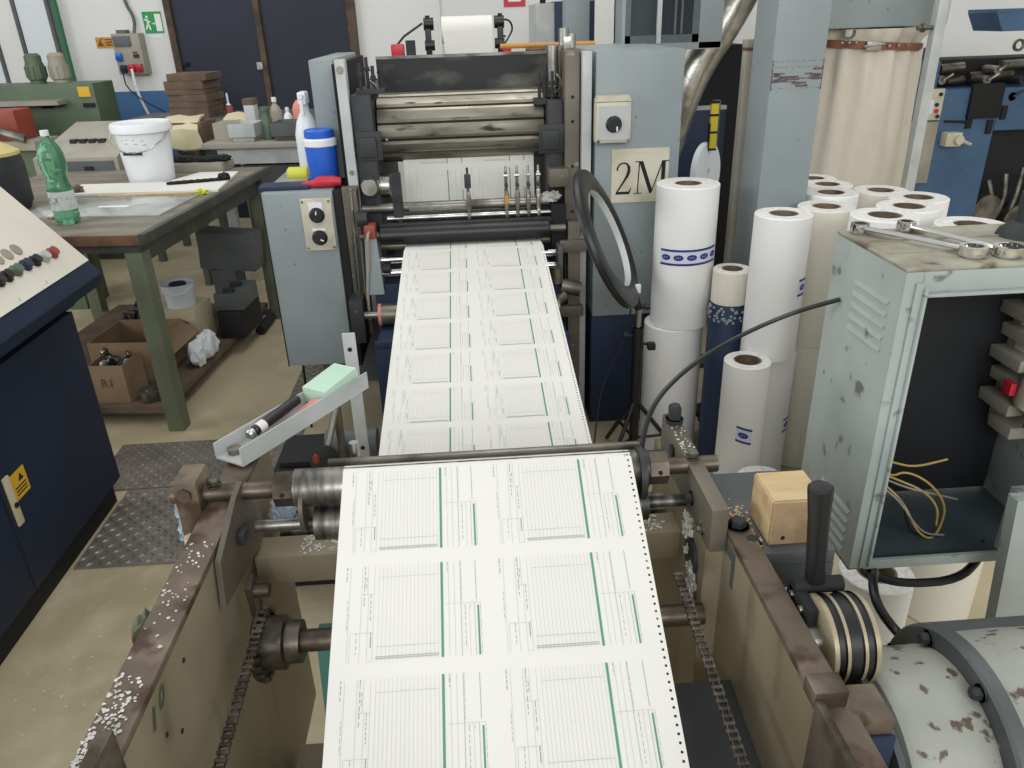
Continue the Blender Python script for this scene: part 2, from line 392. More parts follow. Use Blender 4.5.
m = M(); m.box(-4.6, -3.60, 5.35, 5.55, 1.04, 1.24, 0, .01); obj('block', m, mRed, t)
m = M(); m.box(-4.6, -3.48, 5.3, 5.6, .98, 1.04, 0, .006); obj('table_plate', m, mBeige, t)
m = M(); m.box(-4.6, -3.52, 5.35, 5.58, 0, .98); obj('cabinet', m, mGreenD, t)
m = M(); m.tube([(-4.3, 5.25, 1.13), (-3.75, 5.25, 1.14), (-3.52, 5.28, 1.06)], .03, 10, 0, 1); obj('lever', m, mSteelW, t)
CTX.T = HALL @ Matrix.Translation((-.04, .10, -.03))
t = thing('punch_head_box', 'beige control box with red button on cabinet behind bottle', 'control box', (-2.8, 4.75, 0))
m = M(); m.hexa([(-3.1, 4.62, .8), (-2.57, 4.62, .8), (-2.57, 5.1, .8), (-3.1, 5.1, .8), (-3.1, 4.62, 1.04), (-2.57, 4.62, 1.04), (-2.62, 5.1, 1.2), (-3.05, 5.1, 1.2)]); obj('housing', m, mBeige, t)
m = M(); m.box(-2.95, -2.6, 4.612, 4.622, .84, 1.02); obj('front_panel', m, mGreyD, t)
m = M(); m.box(-2.78, -2.73, 4.6, 4.613, .9, .99); obj('display', m, mBlack, t)
m = M(); m.cyl((-2.89, 4.615, .9), (-2.89, 4.59, .9), .022, n=16); obj('red_button', m, mRedB, t)
m = M()
for k in range(4): m.box(-2.95+k*.06, -2.91+k*.06, 4.80, 4.84, 1.10, 1.125)
obj('keys', m, mBlack, t)
m = M(); m.box(-3.4, -3.08, 4.72, 5.0, 0, .80); obj('pedestal', m, mGreenD, t)
m = M(); m.box(-3.4, -2.57, 4.70, 5.1, .765, .80); obj('shelf', m, mGreenD, t)
CTX.T = HALL
# stack of old boards on a dark table
t = thing('dark_table', 'dark low table under the brown boards by the blue door', 'table', (-2.5, 6.2, 0))
m = M(); m.box(-3.2, -1.5, 5.9, 6.5, 1.04, 1.09, 0, .004); obj('top', m, mGreyD, t)
for x in (-3.15, -1.6):
    for yy in (5.95, 6.42): m = M(); m.box(x, x+.05, yy, yy+.05, 0, 1.04); obj('leg', m, mGreyD, t)
z = 1.09; rr = random.Random(3)
whs = ['bottom', 'second', 'third', 'fourth', 'fifth', 'top']
for k, h in enumerate((.075, .04, .05, .035, .06, .05)):
    m = M(); dx = rr.uniform(-.02, .02); m.box(-2.82+dx, -2.52+dx, 6.0, 6.3, z, z+h, 0, .004, Matrix.Rotation(rr.uniform(-.08, .08), 4, 'Z'))
    tag(obj('brown_board', m, mCardD), ('%s brown board of the stack on the dark table' % whs[k]) if k in (0, 5) else '%s brown board up in the stack on dark table' % whs[k], 'board', 'brown boards stacked on the dark table'); z += h + .0005
# buff cloth sheets hanging over packs
for (x0, x1, lb, yy) in ((-2.54, -2.32, 'buff sheet draped behind the white bucket', 5.2), (-2.16, -1.98, 'buff sheet draped at the left of the grey ink table', 5.3)):
    m = M(); g = []
    for i in range(7):
        row = []
        for j in range(5):
            x = x0 + (x1-x0)*j/4; s_ = i/6
            row.append((x + .03*s_*(j-2)/2 + .02*s_, yy + .22*(1-min(1, s_*2.2)) - .01*sin(j*1.7+i), 1.17 - .17*max(0, s_-.25)/.75 - .02*s_ + .008*sin(j*2+i)))
        g.append(row)
    vs = [[m._v(p) for p in r] for r in g]; vb = [[m._v((p[0], p[1]+.012, p[2]-.012)) for p in r] for r in g]
    for V in (vs, vb):
        for i in range(6):
            for j in range(4): m.bm.faces.new((V[i][j], V[i][j+1], V[i+1][j+1], V[i+1][j]))
    rim = [(i, 0) for i in range(7)] + [(6, j) for j in range(1, 5)] + [(i, 4) for i in range(5, -1, -1)] + [(0, j) for j in range(3, 0, -1)]
    for k in range(len(rim)):
        a, b = rim[k], rim[(k+1) % len(rim)]
        m.bm.faces.new((vs[a[0]][a[1]], vs[b[0]][b[1]], vb[b[0]][b[1]], vb[a[0]][a[1]]))
    tag(obj('buff_sheet', m, mBuff), lb, 'cloth')
t = thing('sheet_trestle', 'brown trestle under the buff sheet behind bucket', 'trestle', (-2.39, 5.35, 0))
m = M(); m.box(-2.5, -2.28, 5.24, 5.5, 1.02, 1.14); obj('pack', m, mCardD, t)
m = M(); m.box(-2.52, -2.26, 5.26, 5.5, .97, 1.02); obj('top', m, mCardD, t)
for x in (-2.5, -2.31): m = M(); m.box(x, x+.04, 5.3, 5.46, 0, .97); obj('leg', m, mGreyD, t)
# grey ink table with bottles
t = thing('ink_table', 'light grey table carrying ink bottles left of the press', 'table', (-1.85, 5.25, 0))
m = M(); m.box(-2.2, -1.42, 5.0, 5.5, 1.0, 1.035, 0, .004); obj('top', m, mBeige, t)
m = M(); m.box(-2.12, -1.46, 5.04, 5.46, .9, 1.0); obj('apron', m, mGreyL, t)
m = M(); m.box(-2.0, -1.5, 5.1, 5.4, .45, .88); obj('drawer_box', m, mGreyD, t)
for x in (-2.13, -1.52):
    for yy in (5.03, 5.42): m = M(); m.box(x, x+.06, yy, yy+.05, 0, .9); obj('leg', m, mGreyL, t)
m = M(); m.box(-2.17, -2.04, 5.16, 5.48, 1.0355, 1.14); tag(obj('sheet_pack', m, mBeige), 'pack of sheets under the buff cover on ink table', 'paper pack')
for (x0, x1, mm, lb) in ((-2.02, -1.85, mGreyL, 'light grey metal tray at the left of ink table'), (-1.745, -1.565, mGreyD, 'blue grey metal tray at the right of ink table')):
    m = M(); z0 = 1.036; yy0, yy1 = 5.03, 5.25
    m.hexa([(x0+.02, yy0+.02, z0), (x1-.02, yy0+.02, z0), (x1-.02, yy1-.02, z0), (x0+.02, yy1-.02, z0), (x0, yy0, z0+.11), (x1, yy0, z0+.11), (x1, yy1, z0+.11), (x0, yy1, z0+.11)])
    m.bm.faces.ensure_lookup_table(); tp = [f for f in m.bm.faces if all((v.co.z > z0+.10) for v in f.verts)]
    r = bmesh.ops.inset_region(m.bm, faces=tp, thickness=.01); bmesh.ops.translate(m.bm, verts=tp[0].verts, vec=(0, 0, -.08))
    tag(obj('ink_tray', m, mm), lb, 'tray')
def ink_bottle(x, yy, z0, r, h, mm, lb, neck=.35, cap=mWhiteP):
    m = M(); m.lathe([(0, 0), (r, 0), (r, h*.6), (r*.8, h*.72), (r*neck, h*.82), (r*neck, h*.9), (0, h*.9)], (x, yy, z0), (0, 0, 1), 18)
    o = tag(obj('ink_bottle', m, mm), lb, 'bottle', 'ink bottles on the grey table')
    m = M(); m.lathe([(r*neck*1.2, h*.88), (r*neck*1.2, h), (0, h)], (x, yy, z0), (0, 0, 1), 14); obj('cap', m, cap, o)
m = M(); m.box(-1.99, -1.92, 5.28, 5.36, 1.036, 1.262, 0, .005); o = tag(obj('ink_tin', m, mGreyL), 'tall grey tin with brown lid on ink table', 'tin')
m = M(); m.box(-1.993, -1.917, 5.277, 5.363, 1.235, 1.275, 0, .004); obj('lid', m, mCardD, o)
ink_bottle(-1.80, 5.14, 1.036, .035, .20, mGreenD, 'dark green bottle between the two trays', .8, mGreenD)
ink_bottle(-1.82, 5.40, 1.036, .04, .235, mBeige, 'beige bottle with narrow neck behind the right tray')
ink_bottle(-1.74, 5.40, 1.036, .03, .17, mWhiteP, 'white plastic bottle behind the right tray')
m = M(); m.lathe([(0, 0), (.045, 0), (.045, .16), (.035, .19), (.015, .215), (0, .215)], (-1.645, 5.36, 1.036), (0, 0, 1), 18)
tag(obj('ink_can', m, mPink), 'pink topped can at right end of the ink table', 'can')
m = M(); m.lathe([(0, 0), (.03, 0), (.03, .055), (.02, .07), (.008, .085), (.008, .15), (0, .16)], (-2.45, 6.2, 1.0905), (0, 0, 1), 14, mis=[0, 0, 0, 1, 1, 1])
tag(obj('glue_bottle', m, [mRed, mWhiteP]), 'small red bottle with white nozzle on dark table', 'bottle')

# ================================================================== WORKBENCH
t = thing('workbench', 'wooden topped green steel workbench left of the press', 'workbench', (-2.3, 4.0, 0))
BX0, BX1, BY0, BY1 = -3.05, -1.665, 3.08, 4.70
m = M(); m.box(BX0, BX1-.02, BY0, BY1, .89, .935, 0, .003); m.bm.faces.ensure_lookup_table()
for f in m.bm.faces:
    if abs(f.normal.z) < .5: f.material_index = 1
obj('top', m, [mBenchTop, mBenchEdge], t)
m = M(); m.box(BX1-.03, BX1, BY0-.004, BY1, .895, .939, 0, .003); obj('edge_strip', m, mEdge, t)
m = M(); m.box(BX0+.05, BX1-.05, BY0+.02, BY0+.06, .855, .889); obj('frame_rail', m, mEdge, t)
m = M(); m.box(BX1-.115, BX1-.06, BY0+.061, BY1-.04, .80, .889); obj('frame_rail', m, mEdge, t)
m = M(); m.box(BX0+.05, BX1-.05, BY1-.1, BY1-.05, .80, .889); obj('frame_rail', m, mEdge, t)
for (x, yy) in ((BX1-.115, BY0+.01), (BX1-.115, BY1-.12), (BX0+.1, BY0+.01), (BX0+.1, BY1-.12)):
    m = M(); m.box(x, x+.075, yy, yy+.075, 0, .855, 0, .004); obj('leg', m, mGreenP, t)
m = M(); m.box(-2.78, -1.80, 3.15, 4.62, .07, .10); obj('lower_shelf', m, mCardD, t)
for yy in (3.2, 4.56):
    m = M(); m.box(BX0+.16, BX1-.116, yy, yy+.03, .035, .07); obj('shelf_rail', m, mGreyD, t)
# things on the bench
ZB = .9352
m = M(); m.box(-2.46, -1.76, 3.42, 3.84, ZB, ZB+.008, 0, .002); tag(obj('acrylic_sheet', m, mGlassy), 'clear plastic sheet lying across the bench', 'sheet')
m = M(); m.box(-2.15, -2.0, 3.6, 3.63, ZB+.0082, ZB+.0085); tag(obj('label_strip', m, mSignW), 'small label lying on the clear sheet', 'label')
m = M(); m.prism([(-2.46, 3.93, ZB), (-1.70, 3.96, ZB), (-1.79, 4.5, ZB), (-2.02, 4.5, ZB), (-2.09, 4.22, ZB), (-2.56, 4.2, ZB)], (0, 0, .01)); tag(obj('white_board', m, mPaper), 'large white sheet spread on the bench by bucket', 'sheet')
m = M(); m.prism([(-2.3, 3.88, ZB), (-1.79, 3.9, ZB), (-1.79, 3.93, ZB), (-2.3, 3.91, ZB)], (0, 0, .008)); tag(obj('wood_slat', m, mWood), 'thin pale wooden slat in front of the white sheet', 'slat')
m = M(); m.box(-2.42, -1.9, 4.55, 4.74, ZB, ZB+.05, 0, .004); tag(obj('grey_folder', m, mBeige), 'grey beige slab at the back of the bench', 'slab')
m = M()
for k in range(9): m.blob((-2.24+k*.042, 4.62+.008*sin(k*2), ZB+.066+.004*sin(k)), (.04, .030, .020), 0, 8, .3, k)
tag(obj('black_cloth', m, mBlackM), 'crumpled black cloth lying on the grey slab', 'cloth')
m = M()
for k in range(8): m.blob((-2.02+k*.032, 4.13+k*.012, ZB+.018), (.026, .016+.004*(k % 3), .009), 0, 8, .3, 20+k)
m.blob((-1.77, 4.23, ZB+.028), (.032, .022, .022), 0, 8, .4, 44)
tag(obj('black_rag', m, mBlackM), 'thin black rag lying on the white sheet', 'cloth')
m = M(); m.blob((-1.76, 3.9, ZB+.012), (.03, .02, .014), 0, 8, .7, 5); tag(obj('yellow_scrap', m, mYelG), 'small yellow scrap at the bench edge', 'scrap')
m = M(); m.blob((-2.46, 3.98, ZB+.022), (.035, .025, .02), 0, 8, .6, 6); tag(obj('brown_clip', m, mCardD), 'small brown lump at the left corner of white sheet', 'scrap')
m = M(); m.blob((-2.25, 3.42, ZB+.01), (.03, .016, .009), 0, 8, .6, 61); tag(obj('paper_scrap', m, mSplat), 'small white scrap left of the green bottle', 'scrap')
# white bucket
t = thing('bucket', 'white plastic bucket with lid on the bench', 'bucket', (-2.2, 4.36, ZB))
bx, by = -2.235, 4.36
m = M(); m.lathe([(0, 0), (.122, 0), (.145, .265), (.155, .27), (.155, .29), (0, .29)], (bx, by, ZB), (0, 0, 1), 40); obj('body', m, mWhiteP, t)
m = M(); m.lathe([(.157, .262), (.16, .265), (.16, .30), (.152, .312), (.145, .308), (0, .305)], (bx, by, ZB), (0, 0, 1), 40); obj('lid', m, mWhiteP, t)
m = M(); m.tube([(bx-.158, by-.01, ZB+.27), (bx-.15, by-.10, ZB+.22), (bx-.05, by-.158, ZB+.165), (bx+.05, by-.158, ZB+.165), (bx+.15, by-.10, ZB+.22), (bx+.158, by-.01, ZB+.27)], .004, 6, 0, 2)
h = obj('handle', m, mSteel, t)
m = M(); m.cyl((bx-.05, by-.153, ZB+.163), (bx+.05, by-.153, ZB+.163), .008); obj('grip', m, mBlack, h)
m = M()
for k, (dx, dz) in enumerate(((-.05, .23), (-.02, .232), (.01, .23), (.05, .226), (-.03, .213), (.02, .211), (.06, .205))):
    x = bx+dx; yy = by - sqrt(.1405**2-dx*dx) - .0015; m.box(x-.010, x+.010, yy, yy+.003, ZB+dz-.002, ZB+dz+.003)
obj('marks', m, mInk, t)
# green PET bottle
t = thing('water_bottle', 'green plastic water bottle on the near edge of bench', 'bottle', (-2.09, 3.3, ZB))
px, py = -2.125, 3.32
pr = [(0, 0), (.036, 0), (.050, .012), (.052, .04), (.050, .05), (.052, .06), (.052, .15), (.047, .172), (.041, .192), (.044, .215), (.053, .24), (.051, .25), (.056, .265), (.053, .28), (.052, .30), (.043, .325), (.030, .348), (.016, .366), (.014, .372), (.014, .388), (0, .388)]
m = M(); m.lathe(pr, (px, py, ZB), (0, 0, 1), 28); obj('body', m, mBottle, t)
m = M(); m.lathe([(.0528, .065), (.0528, .145)], (px, py, ZB), (0, 0, 1), 28); lb = obj('label', m, mWater, t)
m = M()
for (a, z0, w, h) in ((-2.1, .115, .02, .014), (-1.75, .1, .014, .006), (-2.2, .095, .014, .006), (-1.5, .112, .008, .02)):
    x = px+.0535*cos(a); yy = py+.0535*sin(a); m.box(x-w/2, x+w/2, yy-.0015, yy+.0015, ZB+z0-h/2, ZB+z0+h/2)
obj('print', m, mInkD, lb)
m = M(); m.lathe([(.017, .374), (.017, .396), (0, .397)], (px, py, ZB), (0, 0, 1), 20); obj('cap', m, mWhiteP, t)
# dark rounded housing at the far left of the bench
t = thing('dark_bin', 'dark grey rounded bin with pale yellow lid at bench left', 'bin', (-2.55, 3.5, ZB))
m = M(); m.lathe([(0, 0), (.15, 0), (.17, .04), (.175, .2), (.165, .26), (0, .26)], (-2.66, 3.62, ZB), (0, 0, 1), 28); obj('body', m, mCast, t)
m = M(); m.lathe([(.168, .255), (.168, .27), (.10, .31), (0, .315)], (-2.66, 3.62, ZB), (0, 0, 1), 28); obj('lid', m, mPaleYel, t)
# ---- under the bench
ZS = .1002
def carton(x0, x1, y0, y1, z0, h, lb, cat='box', mm=mCard, flaps=True, th=.006, rz=0, flap=((-1, 0), (1, 0), (0, -1))):
    t = thing('cardboard_carton', lb, cat, ((x0+x1)/2, (y0+y1)/2, z0))
    old = CTX.T; CTX.T = old @ Matrix.Translation(((x0+x1)/2, (y0+y1)/2, z0)) @ Matrix.Rotation(rz, 4, 'Z'); w = (x1-x0)/2; d = (y1-y0)/2
    m = M(); m.box(-w, w, -d, d, 0, th); m.box(-w, -w+th, -d, d, th, h); m.box(w-th, w, -d, d, th, h); m.box(-w+th, w-th, -d, -d+th, th, h); m.box(-w+th, w-th, d-th, d, th, h)
    obj('carton_body', m, mm, t)
    if flaps:
        for (dx, dy) in flap:
            m = M(); L = .11
            if dx: m.hexa([(dx*w, -d, h), (dx*w, d, h), (dx*w, d, h+th), (dx*w, -d, h+th), (dx*(w+L*.7), -d, h-L*.7), (dx*(w+L*.7), d, h-L*.7), (dx*(w+L*.7), d, h-L*.7+th), (dx*(w+L*.7), -d, h-L*.7+th)])
            else: m.hexa([(-w, dy*d, h), (w, dy*d, h), (w, dy*d, h+th), (-w, dy*d, h+th), (-w, dy*(d+L*.8), h-L*.5), (w, dy*(d+L*.8), h-L*.5), (w, dy*(d+L*.8), h-L*.5+th), (-w, dy*(d+L*.8), h-L*.5+th)])
            obj('flap', m, mm, t)
    CTX.T = old; return t
carton(-2.30, -1.96, 3.46, 3.78, ZS, .20, 'large open cardboard box on the shelf under the bench', flap=((1, 0), (0, 1)))
t2 = carton(-2.16, -1.99, 3.20, 3.38, ZS, .19, 'small open box of metal parts nearest under bench', flaps=False)
m = M()
text_mesh(m, 'R1', .06, (-2.08, 3.198, ZS+.1), (1, 0, 0), (0, 0, 1)); obj('marking', m, mCardD, t2)
rr = random.Random(11)
for k in range(9):
    m = M(); x, yy = -2.075+rr.uniform(-.04, .04), 3.29+rr.uniform(-.045, .045); a = rr.uniform(0, 6.28); L = rr.uniform(.02, .032)
    z = ZS+.13+rr.uniform(0, .035); p0 = (x-L*cos(a), yy-L*sin(a), z); p1 = (x+L*cos(a), yy+L*sin(a), z+rr.uniform(.01, .06))
    m.cyl(p0, p1, .011, n=12); m.hexbolt(p1, Vector(p1)-Vector(p0), .016, .012)
    tag(obj('steel_bolt', m, mSteelW), 'loose steel bolt heaped in the small box under bench', 'bolt', 'bolts in the small box')
m = M(); m.lathe([(0, 0), (.055, 0), (.055, .05), (.03, .05), (.03, .06), (0, .06)], (-1.90, 3.24, ZS), (0, 0, 1), 20); tag(obj('bearing_part', m, mSteelW), 'round dark metal part on the shelf beside small box', 'machine part')
t = thing('tub', 'white plastic tub with dark paste standing on pale box', 'tub', (-2.03, 3.97, .32))
m = M(); m.lathe([(0, 0), (.075, 0), (.085, .12), (.09, .12), (.09, .128), (.08, .128), (.076, .10), (0, .10)], (-2.03, 3.97, .32), (0, 0, 1), 26); obj('body', m, mWhiteT, t)
m = M(); m.lathe([(.045, .101), (.045, .125), (.02, .13), (0, .13)], (-2.03, 3.97, .32), (0, 0, 1), 16); obj('content', m, mNavy, t)
m = M(); m.tube([(-2.121, 3.97, .43), (-2.08, 3.88, .40), (-1.98, 3.88, .40), (-1.939, 3.97, .43)], .004, 6, 0, 1); obj('handle', m, mWhiteP, t)
m = M(); m.box(-2.15, -1.92, 3.87, 4.09, ZS, .3198, 0, .003); tag(obj('closed_box', m, mBuff), 'pale closed box under the white tub', 'box')
t = thing('metal_sheet_box', 'grey metal box leaning at the back under the bench', 'box', (-1.9, 4.45, ZS))
m = M(); m.box(-2.05, -1.72, 4.34, 4.5, .40, .62, 0, .004, Matrix.Rotation(.08, 4, 'Y')); obj('shell', m, mGreyD, t)
m = M(); m.box(-2.0, -1.86, 4.35, 4.5, ZS, .4); obj('support_block', m, mGreyD, t)
for k, (x, yy, z, r) in enumerate(((-2.2, 4.3, ZS, .10),)):
    if r:
        m = M(); m.lathe([(.03, 0), (r, 0), (r, .05), (.03, .05)], (x, yy, z), (0, 0, 1), 24, close=True); tag(obj('dark_pulley', m, mCast), 'dark flat pulley lying on the shelf at the back', 'pulley')
rr = random.Random(5)
for k in range(7):
    m = M(); x = -2.36+.045*(k % 4)-.02; yy = 3.98+.14*(k//4)+rr.uniform(-.02, .02); z = ZS+.012
    a = rr.uniform(0, 3); L = .03; h = .14 + .02*(k % 3)
    m.box(x-.014, x+.014, yy-.014, yy+.014, ZS, ZS+h, 0, .004, Matrix.Rotation(a, 4, 'Z')); m.cyl((x-L*cos(a), yy-L*sin(a), ZS+h+.008), (x+L*cos(a), yy+L*sin(a), ZS+h+.008), .014, n=12)
    tag(obj('machine_fitting', m, mCast), 'dark steel machine fitting heaped behind the cartons under bench', 'machine part', 'machine fittings under the bench')
m = M()
for k in range(3): m.blob((-1.835+.01*sin(k*2), 3.64+k*.08, ZS+.06+.01*(k % 2)), (.045, .06, .07), 0, 8, .35, 70+k)
tag(obj('plastic_bag', m, mWhiteT), 'crumpled clear plastic bag beside the large carton', 'bag')
t = thing('spare_guard', 'clear wrapped gauge block with two dials under bench', 'machine part', (-1.9, 4.3, ZS))
m = M(); m.box(-1.86, -1.72, 4.0, 4.3, ZS, .26, 0, .004); obj('block', m, mBlackM, t)
m = M(); m.box(-1.87, -1.71, 4.02, 4.28, .26, .36, 0, .01); obj('cover', m, mGreyD, t)
for yy in (4.06, 4.17): m = M(); m.cyl((-1.79, yy, .36), (-1.79, yy, .375), .035, n=18); obj('dial', m, mCast, t)
m = M(); m.tube([(-1.75, 4.3, .03), (-1.76, 4.54, .03)], .03, 10); tag(obj('black_tube', m, mBlackM), 'black tube lying on the floor at the bench back', 'tube')
CTX.T = IDT
# ================================================================== PRESS (u right, v away, z up)
P = thing('printing_press', 'grey and black forms printing press feeding the printed web', 'printing press', (0, 3.4, 0))
m = M(); m.box(-.40, .36, 3.02, 4.2, 0, .74, 0, .006); obj('lower_body', m, mNavy, P)
m = M(); m.box(-.385, .36, 2.72, 3.018, 0, .58, 0, .006); m.box(-.385, .36, 2.72, 2.735, .58, .61, 0, .003); obj('lower_apron', m, mNavy, P)
m = M(); m.box(-.43, -.352, 3.15, 4.1, .745, 1.452, 0, .006); obj('left_casting', m, mCast, P)
m = M(); m.box(.325, .387, 3.15, 4.1, .745, 1.41, 0, .006); obj('right_casting', m, mCast, P)
m = M(); m.box(.389, .449, 3.12, 4.1, .02, 1.585, 0, .008); obj('side_plate', m, mFramePlateD, P)
m = M(); m.box(.4525, .49, 3.09, 3.16, .9, 1.58, 0, .004); m.box(.46, .485, 3.16, 4.0, .0, 1.57); obj('guide_strip', m, mGreyL, P)
m = M(); m.box(-.472, -.4335, 3.13, 3.19, .75, 1.58, 0, .004)
b = obj('guide_strip', m, mGreyL, P)
m = M(); m.cyl((-.453, 3.13, 1.545), (-.453, 3.118, 1.545), .013, n=14); m.cyl((-.453, 3.13, 1.17), (-.453, 3.118, 1.17), .009, n=14); obj('screw', m, mSteelW, b)
m = M(); m.box(-.605, -.508, 3.34, 4.1, 1.112, 1.575, 0, .008); m.box(-.4995, -.474, 3.24, 4.1, .75, 1.56, 1); obj('left_cover', m, [mGrey, mBlackM], P)
# black guard behind the drum
m = M(); m.box(-.352, .40, 3.48, 3.52, 1.30, 1.562); m.box(-.352, .40, 3.475, 3.53, 1.562, 1.572, 1); obj('drum_guard', m, [mSmear, mSteelW], P)
# plate drum with slotted bars
m = M(); cy, cz, R = 3.36, 1.305, .132; N = 13
pts = []
for k in range(N):
    a0 = 2*pi*k/N + .05; a1 = 2*pi*(k+1)/N - .02
    for j in range(6): a = a0 + (a1-a0)*j/5; pts.append((a, R + (.004 if j in (1, 2, 3, 4) else 0)))
    pts.append((a1+.006, R-.012)); pts.append((a1+.062, R-.012))
m.prism([(-.345, cy + r*cos(a), cz + r*sin(a)) for a, r in pts], (.665, 0, 0)); 
m.bm.faces.ensure_lookup_table()
for f in m.bm.faces:
    c = f.calc_center_median()
    if abs(f.normal.x) < .5 and sqrt((c.y-cy)**2+(c.z-cz)**2) < R-.007: f.material_index = 1
D = obj('plate_drum', m, [mDrum, mDrumGap], P, 20)
m = M(); m.cyl((-.352, cy, cz), (.324, cy, cz), .05, n=24); obj('drum_axle', m, mSteelW, D)
m = M()
for k in range(9): m.blob((.195+k*.012, 3.245, 1.365+.002*sin(k*3)), (.008, .004, .006), 0, 6, .6, k)
m.blob((-.315, 3.232, 1.285), (.006, .004, .016), 0, 6, .6, 31)
obj('paper_fluff', m, mSplat, P)
# studs, brackets and knobs at both ends of the guard
for s in (-1, 1):
    m = M(); x0 = -.39 if s < 0 else .30
    for k, (dx, dy, h) in enumerate(((0, 0, .11), (.025, .03, .13), (.05, 0, .10), (.075, .05, .12))):
        zz = 1.452 if (x0+dx) < -.3 else (1.41 if x0+dx > .325 else 1.40)
        m.cyl((x0+dx, 3.2+dy, zz), (x0+dx, 3.2+dy, zz+h), .007, n=10); m.hexbolt((x0+dx, 3.2+dy, zz+h-.05), (0, 0, 1), .012, .014)
    m.box(x0-.02, x0+.09, 3.19, 3.27, (1.452 if s < 0 else 1.39), (1.47 if s < 0 else 1.41))
    obj('stud_group', m, mCast, P)
    m = M(); x = -.37 if s < 0 else .345
    m.tube([(x+.02, 3.22, 1.43), (x+.045, 3.20, 1.45), (x+.04, 3.19, 1.48), (x+.02, 3.19, 1.50)], .006, 8, 0, 1); obj('hook', m, mSteelW, P)
    m = M(); xx = -.375 if s < 0 else .34; m.box(xx-.05, xx+.05, 3.135, 3.148, 1.21, 1.32, 0, .004); m.box(xx-.04, xx+.03, 3.12, 3.148, 1.225, 1.30, 0, .006); obj('end_block', m, mCast, P)
    m = M(); m.lathe([(0, 0), (.034, 0), (.036, .01), (.036, .06), (.03, .07), (0, .07)], (xx-.01, 3.15, 1.115), (0, -1, 0), 22) if s < 0 else m.box(.325, .40, 3.07, 3.15, 1.09, 1.16, 0, .004)
    obj('bearing_cap', m, mSteel if s < 0 else mFramePlateD, P)
m = M(); m.box(.395, .425, 3.2, 3.28, 1.5855, 1.63, 0, .003); m.cyl((.355, 3.22, 1.452), (.355, 3.22, 1.60), .022, n=18); m.cyl((.40, 3.23, 1.60), (.40, 3.23, 1.66), .02, n=16); m.cyl((.43, 3.24, 1.59), (.43, 3.24, 1.64), .018, n=16)
obj('adjusting_screws', m, mSteel, P)
for z in (1.33, 1.42, 1.16, .98): m = M(); m.cyl((.42, 3.1205, z), (.42, 3.116, z), .006, n=10); obj('plate_screw', m, mBlackM, P)
# slitter station
m = M(); m.cyl((-.43, 3.15, 1.02), (.36, 3.15, 1.02), .02, n=20); sh = obj('slitter_shaft', m, mSteelW, P)
m = M(); kn = M()
for i in range(60):
    for j in range(7):
        a = pi*.3 + j*.22; x = -.24 + i*.0042 + (.0021 if j % 2 else 0)
        c = Vector((x, 3.15-.0205*sin(a), 1.02+.0205*cos(a))); kn.box(c.x-.0014, c.x+.0014, c.y-.001, c.y+.001, c.z-.0012, c.z+.0012)
m.bm.free(); obj('knurling', kn, mSteel, sh, 0)
m = M(); m.cyl((-.33, 3.11, .985), (.33, 3.11, .985), .011, n=14); obj('tie_rod', m, mSteel, P)
m = M(); m.box(-.40, .34, 3.17, 3.21, .93, .985); m.box(-.36, .33, 3.065, 3.095, .955, .972, 0, .003); obj('dark_crossbar', m, mCast, P)
m = M(); m.cyl((-.36, 3.06, .93), (.32, 3.06, .93), .037, n=32, bev=.004); obj('rubber_roller', m, mBlack, P)
m = M(); m.cyl((-.44, 3.06, .93), (-.36, 3.06, .93), .016, n=16); obj('roller_journal', m, mSteelW, P)
m = M(); m.cyl((.32, 3.06, .93), (.385, 3.06, .93), .016, n=16); obj('roller_journal', m, mSteelW, P)
# left slitter arm plate with two bolts
m = M(); m.prism([(-.30, 3.10, .99), (-.275, 3.10, .965), (-.262, 3.10, 1.0), (-.262, 3.10, 1.165), (-.305, 3.10, 1.165)], (0, .018, 0)); ar = obj('slitter_arm', m, mCast, P)
m = M()
for z in (1.14, 1.06): m.lathe([(0, 0), (.016, 0), (.016, .012), (.01, .012), (.009, .006), (0, .006)], (-.284, 3.10, z), (0, -1, 0), 18)
obj('arm_bolt', m, mCast, ar)
m = M(); m.lathe([(.02, 0), (.046, 0), (.046, .05), (.02, .05)], (-.365, 3.2, 1.10), (1, 0, 0), 26, close=True); obj('steel_pulley', m, mSteel, P)
for k, x in enumerate((0.0, .153, .197, .241, .282)):
    m = M()
    m.box(x-.008, x+.008, 3.105, 3.125, 1.0, 1.08, 0, .003); m.box(x-.006, x+.006, 3.11, 3.125, 1.08, 1.15, 0, .003)
    m.lathe([(.0205, 0), (.03, 0), (.03, .014), (.0205, .014)], (x-.007, 3.15, 1.02), (1, 0, 0), 18, close=True)
    m.box(x-.007, x+.007, 3.095, 3.115, .972, 1.0, 0, .003)
    sl = obj('slitter', m, mSteelW if k < 4 else mSteel, P)
    m = M(); m.cyl((x, 3.11, 1.10), (x, 3.09, 1.10), .008, n=12)
    if k == 0: m.box(x-.013, x+.013, 3.094, 3.1045, 1.095, 1.15, 0, .004)
    obj('slitter_knob', m, mCast, sl)
    m = M(); m.cyl((x, 3.115, 1.15), (x, 3.119, 1.172), .005, n=10); m.cyl((x-.009, 3.113, 1.135), (x+.009, 3.113, 1.135), .006, n=12); obj('slitter_pin', m, mSteel if k else mCast, sl)
    m = M(); m.lathe([(0, 0), (.012, 0), (.010, .004), (0, .005)], (x+.007, 3.118, 1.055), (1, 0, 0), 18); obj('slitter_blade', m, mSteel, sl)
    if k in (1, 3, 4): m = M(); m.box(x-.0075, x+.0075, 3.094, 3.104, 1.025, 1.06, 0, .003); obj('guide_piece', m, mBrown if k == 1 else mSteel, sl)
m = M()
